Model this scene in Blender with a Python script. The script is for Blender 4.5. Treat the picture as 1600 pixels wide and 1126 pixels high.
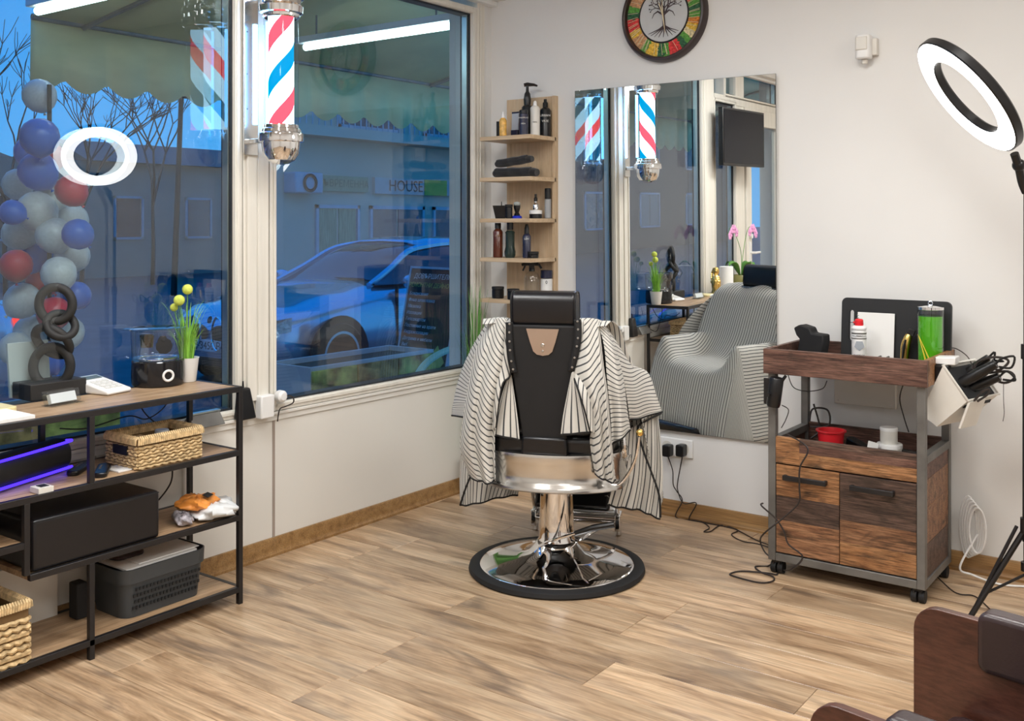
import bpy, math, random
from mathutils import Vector, Matrix
R=math.radians
random.seed(7)
for o in list(bpy.data.objects): bpy.data.objects.remove(o)
SC=bpy.context.scene
COL=SC.collection
# ---------------------------------------------------------------- camera, world, lights, exposure
CAMP=Vector((3.300,-4.326,1.38)); FPX=1587.0; HOR=349.0; ANG=math.atan2(1160,1587); CA,SA=math.cos(ANG),math.sin(ANG)
cam=bpy.data.cameras.new('camera'); camo=bpy.data.objects.new('camera',cam); COL.objects.link(camo)
camo.location=CAMP; camo.rotation_euler=(R(90),0,ANG)
cam.sensor_fit='HORIZONTAL'; cam.sensor_width=36; cam.lens=36*FPX/1600; cam.shift_x=0; cam.shift_y=-(563-HOR)/1600
cam.clip_start=0.02; cam.clip_end=200
SC.camera=camo
SC.view_settings.view_transform='Standard'; SC.view_settings.look='None'; SC.view_settings.gamma=1; SC.view_settings.use_curve_mapping=False
SC.view_settings.exposure=0.06
wd=bpy.data.worlds.new('dusk_sky'); SC.world=wd; wd.use_nodes=True
wn=wd.node_tree.nodes; wl=wd.node_tree.links; wn.clear()
wo=wn.new('ShaderNodeOutputWorld'); wb=wn.new('ShaderNodeBackground'); wt=wn.new('ShaderNodeTexCoord'); ws=wn.new('ShaderNodeSeparateXYZ'); wr=wn.new('ShaderNodeValToRGB')
wl.new(wt.outputs['Generated'],ws.inputs[0]); wl.new(ws.outputs['Z'],wr.inputs[0]); wl.new(wr.outputs[0],wb.inputs[0]); wl.new(wb.outputs[0],wo.inputs[0])
e=wr.color_ramp.elements; e[0].position=0.0; e[0].color=(0.05,0.29,0.62,1); e[1].position=0.6; e[1].color=(0.0,0.17,0.62,1)
wb.inputs[1].default_value=1.7
def area(name,loc,rot,sx,sy,power,col=(1,1,1),spread=180):
    l=bpy.data.lights.new(name,'AREA'); l.shape='RECTANGLE'; l.size=sx; l.size_y=sy; l.energy=power; l.color=col; l.spread=R(spread)
    o=bpy.data.objects.new(name,l); o.location=loc; o.rotation_euler=rot; COL.objects.link(o); return o
PANELS=[(1.0,-2.45),(2.2,-1.7),(4.0,-1.4),(1.3,-3.2),(3.1,-3.2),(1.9,-5.4),(3.9,-5.4)]  # first entry is an extra cool panel, added to brighten the window corner
CEIL=2.78
for i,(x,y) in enumerate(PANELS):
    area('ceiling_panel_light',(x,y,CEIL-0.045),(0,0,0),0.56,0.56,20,(0.93,0.97,1.0) if i==0 else (1.0,0.98,0.95))
# ---------------------------------------------------------------- pixel helpers (positions on real planes)
def ray(px,py): 
    a=(px-800)/FPX; b=(HOR-py)/FPX
    return Vector((CA*a-SA,SA*a+CA,b))
def onz(px,py,z): r=ray(px,py); return CAMP+r*((z-CAMP.z)/r.z)
def ony(px,py,y): r=ray(px,py); return CAMP+r*((y-CAMP.y)/r.y)
def onx(px,py,x): r=ray(px,py); return CAMP+r*((x-CAMP.x)/r.x)
def ond(px,py,d): return CAMP+ray(px,py)*d
# ---------------------------------------------------------------- mesh builder
def rotm(rx=0,ry=0,rz=0,loc=(0,0,0)): return Matrix.Translation(loc)@Matrix.Rotation(R(rz),4,'Z')@Matrix.Rotation(R(ry),4,'Y')@Matrix.Rotation(R(rx),4,'X')
def axm(p,d):   # matrix whose z axis is d, origin p
    q=Vector(d).normalized().to_track_quat('Z','Y'); return Matrix.Translation(p)@q.to_matrix().to_4x4()
class MB:
    def __init__(s): s.v=[]; s.f=[]; s.uv=None
    def add(s,vs,fs,M=None):
        n=len(s.v)
        for p in vs:
            p=Vector(p); s.v.append(M@p if M is not None else p)
        for f in fs: s.f.append(tuple(i+n for i in f))
        return s
    def box(s,x0,x1,y0,y1,z0,z1,M=None):
        return s.add([(x0,y0,z0),(x1,y0,z0),(x1,y1,z0),(x0,y1,z0),(x0,y0,z1),(x1,y0,z1),(x1,y1,z1),(x0,y1,z1)],
            [(3,2,1,0),(4,5,6,7),(0,1,5,4),(1,2,6,5),(2,3,7,6),(3,0,4,7)],M)
    def cb(s,c,sx,sy,sz,M=None): return s.box(c[0]-sx/2,c[0]+sx/2,c[1]-sy/2,c[1]+sy/2,c[2]-sz/2,c[2]+sz/2,M)
    def hexa(s,P,M=None): return s.add(P,[(3,2,1,0),(4,5,6,7),(0,1,5,4),(1,2,6,5),(2,3,7,6),(3,0,4,7)],M)
    def lathe(s,prof,n=24,M=None,cap=True):
        vs=[];fs=[]
        for r,z in prof:
            for k in range(n): a=2*math.pi*k/n; vs.append((r*math.cos(a),r*math.sin(a),z))
        for i in range(len(prof)-1):
            for k in range(n): k2=(k+1)%n; fs.append((i*n+k,i*n+k2,(i+1)*n+k2,(i+1)*n+k))
        if cap:
            if prof[0][0]>1e-5: fs.append(tuple(reversed(range(n))))
            if prof[-1][0]>1e-5: fs.append(tuple(range((len(prof)-1)*n,len(prof)*n)))
        return s.add(vs,fs,M)
    def cyl(s,p0,p1,r0,r1=None,n=12):
        p0=Vector(p0);p1=Vector(p1); r1=r0 if r1 is None else r1
        return s.lathe([(r0,0),(r1,(p1-p0).length)],n,axm(p0,p1-p0))
    def tube(s,pts,r,n=8,closed=False,M=None,flat=1.0):
        P=[Vector(p) for p in pts]; m=len(P); vs=[];fs=[]
        T=[]
        for i in range(m):
            a=P[(i-1)%m] if (closed or i>0) else P[i]; b=P[(i+1)%m] if (closed or i<m-1) else P[i]
            t=(b-a); T.append(t.normalized() if t.length>1e-9 else Vector((0,0,1)))
        up=Vector((0,0,1)) if abs(T[0].z)<0.9 else Vector((1,0,0)); N=(up-T[0]*up.dot(T[0])).normalized()
        for i in range(m):
            N=(N-T[i]*N.dot(T[i])); N=N.normalized() if N.length>1e-6 else Vector((1,0,0)); Bn=T[i].cross(N)
            rr=r[i] if isinstance(r,(list,tuple)) else r
            for k in range(n):
                a=2*math.pi*k/n; vs.append(P[i]+N*(rr*math.cos(a))*flat+Bn*(rr*math.sin(a)))
        L=m if closed else m-1
        for i in range(L):
            j=(i+1)%m
            for k in range(n): k2=(k+1)%n; fs.append((i*n+k,i*n+k2,j*n+k2,j*n+k))
        if not closed: fs.append(tuple(reversed(range(n)))); fs.append(tuple(range((m-1)*n,m*n)))
        return s.add(vs,fs,M)
    def torus(s,Rr,r,n=32,m=10,M=None,sq=1.0):
        return s.tube([(Rr*math.cos(2*math.pi*k/n),Rr*sq*math.sin(2*math.pi*k/n),0) for k in range(n)],r,m,True,M)
    def ball(s,c,r,sx=1,sy=1,sz=1,n=14,m=9,M=None):
        prof=[(r*math.sin(math.pi*i/m),-r*math.cos(math.pi*i/m)) for i in range(m+1)]; prof[0]=(1e-6,-r); prof[-1]=(1e-6,r)
        T=Matrix.Translation(c)@Matrix.Diagonal((sx,sy,sz,1))
        return s.lathe(prof,n,(M@T) if M is not None else T,False)
    def prism(s,poly,z0,z1,M=None):
        n=len(poly); vs=[(x,y,z0) for x,y in poly]+[(x,y,z1) for x,y in poly]
        fs=[tuple(reversed(range(n))),tuple(range(n,2*n))]+[(i,(i+1)%n,n+(i+1)%n,n+i) for i in range(n)]
        return s.add(vs,fs,M)
    def grid(s,rows,uvf=None,M=None):
        n=len(rows);m=len(rows[0]); base=len(s.v)
        s.add([p for r in rows for p in r],[(i*m+j,i*m+j+1,(i+1)*m+j+1,(i+1)*m+j) for i in range(n-1) for j in range(m-1)],M)
        if uvf:
            if s.uv is None: s.uv={}
            for i in range(n):
                for j in range(m): s.uv[base+i*m+j]=uvf[i][j]
        return s
def rrect(w,h,r,n=5,cx=0,cy=0):
    P=[]
    for sx,sy,a0 in ((1,1,0),(-1,1,90),(-1,-1,180),(1,-1,270)):
        for k in range(n+1):
            a=R(a0+90*k/n); P.append((cx+sx*(w/2-r)+r*math.cos(a),cy+sy*(h/2-r)+r*math.sin(a)))
    return P
def cat(pts,n):
    P=[Vector(p) for p in pts]; m=len(P); out=[]
    for k in range(n):
        t=k/(n-1)*(m-1); i=min(int(t),m-2); f=t-i
        p0=P[max(i-1,0)];p1=P[i];p2=P[i+1];p3=P[min(i+2,m-1)]
        out.append(0.5*((2*p1)+(p2-p0)*f+(2*p0-5*p1+4*p2-p3)*f*f+(3*p1-p0-3*p2+p3)*f**3))
    return out
WM={}
def tag(o,label=None,cat_=None,group=None,kind=None):
    if label: o['label']=label
    if cat_: o['category']=cat_
    if group: o['group']=group
    if kind: o['kind']=kind
    return o
def thing(name,label,cat_,loc=(0,0,0),rz=0,group=None):
    o=bpy.data.objects.new(name,None); COL.objects.link(o); o.empty_display_size=0.05
    o.location=loc; o.rotation_euler=(0,0,R(rz)); WM[o.name]=Matrix.Translation(loc)@Matrix.Rotation(R(rz),4,'Z')
    return tag(o,label,cat_,group)
def mk(name,mb,mat,parent=None,world=False,bevel=0,solid=0,sub=0,sharp=35,label=None,cat_=None,group=None,kind=None,flat=False,seg=2):
    vs=mb.v; me=bpy.data.meshes.new(name)
    M=Matrix.Identity(4); loc=Vector((0,0,0))
    if parent is not None:
        if world: Mi=WM[parent.name].inverted(); vs=[Mi@v for v in vs]
        WMn=WM[parent.name]
    else:
        xs=[v.x for v in vs];ys=[v.y for v in vs];zs=[v.z for v in vs]
        loc=Vector(((min(xs)+max(xs))/2,(min(ys)+max(ys))/2,min(zs))); vs=[v-loc for v in vs]; WMn=Matrix.Translation(loc)
    me.from_pydata([tuple(v) for v in vs],[],mb.f); me.validate()
    if mb.uv:
        u=me.uv_layers.new(name='uv')
        for l in me.loops: u.data[l.index].uv=mb.uv.get(l.vertex_index,(0,0))
    if not flat:
        me.polygons.foreach_set('use_smooth',[True]*len(me.polygons)); me.set_sharp_from_angle(angle=R(sharp))
    o=bpy.data.objects.new(name,me); COL.objects.link(o); o.location=loc; WM[o.name]=WMn
    if parent is not None: o.parent=parent
    for m_ in (mat if isinstance(mat,(list,tuple)) else [mat]): me.materials.append(m_)
    if solid: md=o.modifiers.new('solid','SOLIDIFY'); md.thickness=solid; md.offset=0
    if bevel: md=o.modifiers.new('bevel','BEVEL'); md.width=bevel; md.segments=seg; md.limit_method='ANGLE'; md.angle_limit=R(40); md.harden_normals=False
    if sub: md=o.modifiers.new('sub','SUBSURF'); md.levels=sub; md.render_levels=sub
    return tag(o,label,cat_,group,kind)
def dup(o,loc=None,rz=None,label=None,parent=None,group=None):
    c=o.copy(); COL.objects.link(c)
    if parent is not None: c.parent=parent
    if loc is not None: c.location=loc
    if rz is not None: c.rotation_euler=(0,0,R(rz))
    if label: c['label']=label
    if group: c['group']=group
    if c.parent is None: WM[c.name]=Matrix.Translation(c.location)@c.rotation_euler.to_matrix().to_4x4()
    for ch in list(o.children):
        d=dup(ch,parent=c)
    return c
def text(name,body,size,mat,M,parent=None,world=True,ext=0.0006,align='CENTER',shear=0,label=None):
    cu=bpy.data.curves.new(name,'FONT'); cu.body=body; cu.size=size; cu.extrude=ext; cu.align_x=align; cu.align_y='CENTER'; cu.resolution_u=2; cu.shear=shear
    t=bpy.data.objects.new(name,cu); COL.objects.link(t); bpy.context.view_layer.update()
    me=bpy.data.meshes.new_from_object(t); bpy.data.objects.remove(t)
    if parent is not None and world: M=WM[parent.name].inverted()@M
    me.transform(M); me.materials.clear(); me.materials.append(mat); me.name=name
    o=bpy.data.objects.new(name,me); COL.objects.link(o)
    if parent is not None: o.parent=parent
    return tag(o,label)
# ---------------------------------------------------------------- materials
def _nt(name):
    m=bpy.data.materials.new(name); m.use_nodes=True; nt=m.node_tree; b=nt.nodes['Principled BSDF']; return m,nt,nt.nodes,nt.links,b
def c4(c): return (c[0],c[1],c[2],1)
def mat(name,col,rough=0.5,metal=0,var=0.08,sc=6,bump=0.0,bsc=200,spec=0.5,emis=None,es=0,coat=0,trans=0,sheen=0,scl=(1,1,1)):
    m,nt,N,L,b=_nt(name)
    b.inputs['Roughness'].default_value=rough; b.inputs['Metallic'].default_value=metal; b.inputs['Specular IOR Level'].default_value=spec
    b.inputs['Coat Weight'].default_value=coat; b.inputs['Transmission Weight'].default_value=trans; b.inputs['Sheen Weight'].default_value=sheen
    tc=N.new('ShaderNodeTexCoord'); mp=N.new('ShaderNodeMapping'); mp.inputs['Scale'].default_value=scl; L.new(tc.outputs['Object'],mp.inputs[0])
    no=N.new('ShaderNodeTexNoise'); no.inputs['Scale'].default_value=sc; no.inputs['Detail'].default_value=4; L.new(mp.outputs[0],no.inputs['Vector'])
    rp=N.new('ShaderNodeValToRGB'); e=rp.color_ramp.elements; e[0].position=.3; e[1].position=.7
    e[0].color=c4([max(0,x*(1-var)) for x in col]); e[1].color=c4([min(1,x*(1+var)) for x in col])
    L.new(no.outputs['Fac'],rp.inputs[0]); L.new(rp.outputs[0],b.inputs['Base Color'])
    if bump:
        n2=N.new('ShaderNodeTexNoise'); n2.inputs['Scale'].default_value=bsc; n2.inputs['Detail'].default_value=3; L.new(mp.outputs[0],n2.inputs['Vector'])
        bp=N.new('ShaderNodeBump'); bp.inputs['Strength'].default_value=bump; bp.inputs['Distance'].default_value=0.002; L.new(n2.outputs['Fac'],bp.inputs['Height']); L.new(bp.outputs[0],b.inputs['Normal'])
    if emis: b.inputs['Emission Color'].default_value=c4(emis); b.inputs['Emission Strength'].default_value=es
    return m
def wood(name,ramp,scl=(2,18,18),rough=0.4,rnd=0.25,warp=0.6,bump=0.06,knots=0.5,kcol=(0.12,0.09,0.07),spec=0.4,nsc=1.0,fine=.22):
    # long grain along local x
    m,nt,N,L,b=_nt(name); b.inputs['Roughness'].default_value=rough; b.inputs['Specular IOR Level'].default_value=spec
    tc=N.new('ShaderNodeTexCoord'); oi=N.new('ShaderNodeObjectInfo')
    vm=N.new('ShaderNodeVectorMath'); vm.operation='MULTIPLY_ADD'; L.new(oi.outputs['Random'],vm.inputs[0]); vm.inputs[1].default_value=(37,23,51); L.new(tc.outputs['Object'],vm.inputs[2])
    wp=N.new('ShaderNodeTexNoise'); wp.inputs['Scale'].default_value=2.2*nsc; wp.inputs['Detail'].default_value=3
    ms=N.new('ShaderNodeMapping'); ms.inputs['Scale'].default_value=(0.7,2.2,2.2); L.new(vm.outputs[0],ms.inputs[0]); L.new(ms.outputs[0],wp.inputs['Vector'])
    mx=N.new('ShaderNodeMapping'); mx.inputs['Scale'].default_value=scl; L.new(vm.outputs[0],mx.inputs[0])
    ad=N.new('ShaderNodeVectorMath'); ad.operation='MULTIPLY_ADD'; L.new(wp.outputs['Color'],ad.inputs[0]); ad.inputs[1].default_value=(warp*2,warp*4,warp*4); L.new(mx.outputs[0],ad.inputs[2])
    g=N.new('ShaderNodeTexNoise'); g.inputs['Scale'].default_value=nsc; g.inputs['Detail'].default_value=8; g.inputs['Roughness'].default_value=0.62; L.new(ad.outputs[0],g.inputs['Vector'])
    rp=N.new('ShaderNodeValToRGB'); el=rp.color_ramp.elements
    while len(el)>1: el.remove(el[-1])
    el[0].position=ramp[0][0]; el[0].color=c4(ramp[0][1])
    for p,c in ramp[1:]: q=el.new(p); q.color=c4(c)
    L.new(g.outputs['Fac'],rp.inputs[0])
    # darker figure patches
    kn=N.new('ShaderNodeTexNoise'); kn.inputs['Scale'].default_value=1.0; kn.inputs['Detail'].default_value=5; kn.inputs['Distortion'].default_value=1.2
    mk_=N.new('ShaderNodeMapping'); mk_.inputs['Scale'].default_value=(scl[0]*1.1,scl[1]*.42,scl[2]*.42); L.new(vm.outputs[0],mk_.inputs[0]); L.new(mk_.outputs[0],kn.inputs['Vector'])
    kr=N.new('ShaderNodeMapRange'); kr.inputs['From Min'].default_value=0.56; kr.inputs['From Max'].default_value=0.72; kr.inputs['To Max'].default_value=knots; L.new(kn.outputs['Fac'],kr.inputs['Value'])
    mi=N.new('ShaderNodeMix'); mi.data_type='RGBA'; L.new(kr.outputs[0],mi.inputs['Factor']); L.new(rp.outputs[0],mi.inputs['A']); mi.inputs['B'].default_value=c4(kcol)
    hs=N.new('ShaderNodeHueSaturation'); mr=N.new('ShaderNodeMapRange'); mr.inputs['To Min'].default_value=1-rnd; mr.inputs['To Max'].default_value=1+rnd*.6; L.new(oi.outputs['Random'],mr.inputs['Value']); 
    fn=N.new('ShaderNodeTexNoise'); fn.inputs['Scale'].default_value=1.0; fn.inputs['Detail'].default_value=4; fn.inputs['Roughness'].default_value=.7
    mf=N.new('ShaderNodeMapping'); mf.inputs['Scale'].default_value=tuple(v*(2.2 if v<8 else 7) for v in scl); L.new(vm.outputs[0],mf.inputs[0]); L.new(mf.outputs[0],fn.inputs['Vector'])
    fr=N.new('ShaderNodeMapRange'); fr.inputs['From Min'].default_value=.35; fr.inputs['From Max'].default_value=.62; fr.inputs['To Min'].default_value=1-fine*1.6; fr.inputs['To Max'].default_value=1+fine*.35; L.new(fn.outputs['Fac'],fr.inputs['Value'])
    hv=N.new('ShaderNodeMath'); hv.operation='MULTIPLY'; L.new(mr.outputs[0],hv.inputs[0]); L.new(fr.outputs[0],hv.inputs[1]); L.new(hv.outputs[0],hs.inputs['Value'])
    L.new(mi.outputs['Result'],hs.inputs['Color']); L.new(hs.outputs[0],b.inputs['Base Color'])
    bp=N.new('ShaderNodeBump'); bp.inputs['Strength'].default_value=bump; bp.inputs['Distance'].default_value=0.002; L.new(g.outputs['Fac'],bp.inputs['Height']); L.new(bp.outputs[0],b.inputs['Normal'])
    return m
def glass(name,tint=(0.93,0.97,0.98),ior=1.5,add=0.0,rough=0.0,mul=1.2):
    m,nt,N,L,b=_nt(name); N.remove(b); o=N['Material Output']
    t=N.new('ShaderNodeBsdfTransparent'); t.inputs[0].default_value=c4(tint); g=N.new('ShaderNodeBsdfGlossy'); g.inputs['Roughness'].default_value=rough
    f=N.new('ShaderNodeFresnel'); f.inputs['IOR'].default_value=ior; m2=N.new('ShaderNodeMath'); m2.operation='MULTIPLY_ADD'; m2.inputs[1].default_value=mul; m2.inputs[2].default_value=add; L.new(f.outputs[0],m2.inputs[0])
    ge=N.new('ShaderNodeNewGeometry'); iv=N.new('ShaderNodeMath'); iv.operation='SUBTRACT'; iv.inputs[0].default_value=1.0; L.new(ge.outputs['Backfacing'],iv.inputs[1])
    mm=N.new('ShaderNodeMath'); mm.operation='MULTIPLY'; mm.use_clamp=True; L.new(m2.outputs[0],mm.inputs[0]); L.new(iv.outputs[0],mm.inputs[1])
    x=N.new('ShaderNodeMixShader'); L.new(mm.outputs[0],x.inputs[0]); L.new(t.outputs[0],x.inputs[1]); L.new(g.outputs[0],x.inputs[2]); L.new(x.outputs[0],o.inputs[0]); return m
def emit(name,col,s):
    m,nt,N,L,b=_nt(name); N.remove(b); e=N.new('ShaderNodeEmission'); e.inputs[0].default_value=c4(col); e.inputs[1].default_value=s; L.new(e.outputs[0],N['Material Output'].inputs[0]); return m
M={}
M['wall']=mat('wall_paint',(0.75,0.745,0.73),0.75,var=0.015,sc=3,bump=0.05,bsc=120)
M['lam']=mat('cream_laminate',(0.76,0.74,0.69),0.35,var=0.02,sc=1.5)
M['ceil']=mat('ceiling_paint',(0.8,0.8,0.79),0.8,var=0.01)
M['pvc']=mat('white_pvc',(0.74,0.71,0.64),0.32,var=0.07,sc=3,scl=(8,8,0.6))
M['groove']=mat('dirty_groove',(0.30,0.26,0.21),0.7,var=0.3,sc=20)
M['rubberseal']=mat('black_gasket',(0.012,0.016,0.022),0.5)
M['spacer']=mat('aluminium_spacer',(0.62,0.74,0.74),0.3,1)
M['glass']=glass('window_glass',(0.93,0.965,0.975),1.5,0.015,mul=1.6); M['glass2']=glass('window_glass_outer',(0.93,0.965,0.975),1.5,0.01,mul=1.5)
M['black']=mat('black_metal',(0.010,0.009,0.010),0.42,var=0.2)
M['blkplastic']=mat('black_plastic',(0.006,0.006,0.007),0.32,var=0.2)
M['blkmatt']=mat('black_matt',(0.006,0.006,0.007),0.7,var=0.2,bump=0.1)
M['leather']=mat('black_leather',(0.006,0.006,0.008),0.3,var=0.2,bump=0.12,bsc=260)
M['leather2']=mat('dark_brown_leather',(0.035,0.02,0.022),0.3,var=0.3,bump=0.15,bsc=180)
M['chrome']=mat('chrome',(0.86,0.86,0.87),0.06,1,var=0.01)
M['steel']=mat('brushed_steel',(0.6,0.58,0.56),0.3,1,var=0.05,sc=40,scl=(1,1,12))
M['alu']=mat('pale_aluminium',(0.72,0.71,0.69),0.2,1,var=0.03)
M['greysteel']=mat('grey_steel',(0.17,0.165,0.155),0.5,0.4,var=0.25,sc=9)
M['white']=mat('white_plastic',(0.8,0.8,0.79),0.35,var=0.02)
M['offwhite']=mat('offwhite_plastic',(0.70,0.68,0.63),0.4,var=0.04)
M['ceramic']=mat('white_ceramic',(0.82,0.82,0.80),0.2,var=0.02)
M['red']=mat('red_plastic',(0.75,0.02,0.03),0.35)
M['gold']=mat('gold_metal',(0.85,0.58,0.18),0.25,1,var=0.1)
M['green']=mat('leaf_green',(0.10,0.27,0.05),0.5,var=0.35,sc=14)
M['lime']=mat('lime_flower',(0.55,0.62,0.10),0.8,var=0.2,sc=60,bump=0.6,bsc=150)
M['floorw']=wood('floor_laminate',[(0.26,(0.17,0.105,0.065)),(0.38,(0.35,0.225,0.13)),(0.50,(0.53,0.365,0.225)),(0.62,(0.64,0.465,0.30)),(0.78,(0.73,0.56,0.385))],(1.6,15,15),0.3,0.26,0.75,0.04,0.75,(0.19,0.135,0.10),0.6,fine=.2)
M['baseb']=wood('baseboard_wood',[(0.25,(0.20,0.10,0.035)),(0.5,(0.36,0.20,0.075)),(0.75,(0.46,0.28,0.12))],(2,30,30),0.4,0.1,0.3,0.03,0.15)
M['oak']=wood('light_oak',[(0.25,(0.47,0.32,0.19)),(0.5,(0.60,0.44,0.28)),(0.75,(0.68,0.53,0.36))],(30,30,2.0),0.45,0.05,0.3,0.03,0.1,fine=.08)
M['rustic']=wood('rustic_top',[(0.25,(0.26,0.15,0.08)),(0.5,(0.43,0.28,0.16)),(0.75,(0.55,0.39,0.25))],(18,2.2,18),0.42,0.06,0.4,0.05,0.4,(0.16,0.10,0.06))
def reclaimed(n,a,b_,c,s=(5,34,34)): return wood(n,[(0.30,a),(0.47,b_),(0.66,c)],s,0.5,0.22,1.5,0.3,0.85,(0.05,0.032,0.022),fine=.45)
M['rec_o']=reclaimed('reclaimed_orange',(0.20,0.085,0.035),(0.38,0.18,0.075),(0.50,0.26,0.12))
M['rec_m']=reclaimed('reclaimed_mid',(0.14,0.06,0.03),(0.29,0.14,0.07),(0.38,0.20,0.105))
M['rec_d']=reclaimed('reclaimed_dark',(0.045,0.028,0.022),(0.11,0.065,0.048),(0.19,0.12,0.09))
M['rec_r']=reclaimed('reclaimed_red',(0.07,0.033,0.025),(0.145,0.072,0.052),(0.23,0.125,0.092))
M['walnut']=wood('dark_walnut',[(0.25,(0.055,0.018,0.012)),(0.5,(0.10,0.036,0.023)),(0.8,(0.15,0.06,0.036))],(3,20,20),0.28,0.05,0.4,0.02,0.2,(0.03,0.012,0.01),0.5)
M['paper']=mat('paper',(0.82,0.82,0.80),0.7,var=0.02)
M['clear']=glass('clear_plastic',(0.93,0.95,0.96),1.45,0.05,0.03)
# ================================================================ THE ROOM
XR,YF=5.3,-7.0
fl=mk('floor',MB().box(-0.1,XR+.1,YF-.1,0.1,-0.12,-0.010),M['rec_d'],kind='structure',flat=True)
# laminate planks run along x; a row is 0.196 wide
PW=0.196; PL=1.285
JX={0:0.463,2:1.088,3:1.04,4:1.675,5:0.968,6:1.575,-1:1.4,-2:0.75,7:0.35,8:1.2}
plc={}
def plank(x0,x1,y0,y1):
    w,h=round(x1-x0,3),round(y1-y0,3); k=(w,h)
    if k not in plc:
        b=0.0012; g=.0007; mb=MB(); z=0.0
        vs=[(g,g,-.01),(w-g,g,-.01),(w-g,h-g,-.01),(g,h-g,-.01),(g,g,z-b),(w-g,g,z-b),(w-g,h-g,z-b),(g,h-g,z-b),(g+b,g+b,z),(w-g-b,g+b,z),(w-g-b,h-g-b,z),(g+b,h-g-b,z)]
        me=bpy.data.meshes.new('plank'); me.from_pydata(vs,[],[(3,2,1,0),(0,1,5,4),(1,2,6,5),(2,3,7,6),(3,0,4,7),(4,5,9,8),(5,6,10,9),(6,7,11,10),(7,4,8,11),(8,9,10,11)])
        me.materials.append(M['floorw']); plc[k]=me
    o=bpy.data.objects.new('plank',plc[k]); COL.objects.link(o); o.parent=fl; o.location=(Vector((x0,y0,0))-fl.location)
for row in range(-23,14):
    y0=-2.532+PW*row; y1=y0+PW
    y0=max(y0,YF); y1=min(y1,0.0)
    if y1-y0<0.02: continue
    j=JX.get(row, (row*0.437*1.7+0.31)%PL)
    x=j
    while x>0: x-=PL
    while x<XR:
        a,b=max(x,0.0),min(x+PL,XR)
        if b-a>0.02: plank(a,b,y0,y1)
        x+=PL
ce=mk('ceiling',MB().box(-0.1,XR+.1,YF-.1,0.1,CEIL,CEIL+.1),M['ceil'],kind='structure')
mk('wall_back',MB().box(-0.25,XR+.1,0.0,0.12,-0.1,CEIL),M['wall'],kind='structure')
mk('wall_right',MB().box(XR,XR+.12,YF-.1,0.0,-0.1,CEIL),M['wall'],kind='structure')
mk('wall_front',MB().box(-0.1,XR,YF-.12,YF,-0.1,CEIL),M['wall'],kind='structure')
# window wall: x=0 face. glass bays: (-0.165..-1.49) (-1.70..-2.92) (-3.18..-3.60) door (-3.82..-4.75)
WL=mk('wall_left',MB().box(-0.22,-0.012,-3.80,0.0,-0.1,0.565).box(-0.22,-0.0,-0.085,0.0,0.565,CEIL).box(-0.22,0.0,YF,-4.80,-0.1,CEIL).box(-0.22,0.0,-4.80,-0.085,2.66,CEIL),M['wall'],kind='structure')
# laminate cladding boards under the sill, separate pieces with recessed seams
ys=[-0.0,-1.496,-2.30,-3.10,-3.80]
for i in range(len(ys)-1):
    mk('panel',MB().box(-0.012,0.0,ys[i+1]+.003,ys[i]-.003,0.0,0.565),M['lam'],WL,world=True,bevel=0.0015)
mk('trim_2',MB().box(-0.06,0.008,-3.80,0.0,0.560,0.585).box(-0.06,0.016,-3.80,0.0,0.585,0.598),M['lam'],kind='structure',bevel=0.002)
mk('seam_strip',MB().box(-0.0125,0.003,-1.502,-1.490,0.07,0.56),mat('seam_strip',(0.36,0.30,0.26),0.5),WL,world=True)
# beam box at the top of the window wall
mk('trim_1',MB().box(0.0,0.10,YF,0.0,2.56,CEIL).box(0.0,0.045,-4.8,0.0,2.535,2.56),M['ceil'],kind='structure',bevel=0.003)
# baseboards
def baseb(name,a,b,ax):
    prof=[(0,0),(0.020,0),(0.020,0.010),(0.015,0.018),(0.013,0.030),(0.013,0.066),(0.009,0.075),(0,0.075)]
    if ax=='x': Mx=Matrix(((0,0,1,a),(-1,0,0,0),(0,1,0,0.0),(0,0,0,1)))   # local (u,v,w)->(w,-u,v)
    else: Mx=Matrix(((1,0,0,0),(0,0,1,a),(0,1,0,0),(0,0,0,1)))
    mb=MB().prism(prof,0,b-a,Mx)
    return mk(name,mb,M['baseb'],kind='structure',sharp=30)
baseb('baseboard_back',0.014,XR,'x'); baseb('baseboard_left',-3.80,-0.0,'y')
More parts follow.
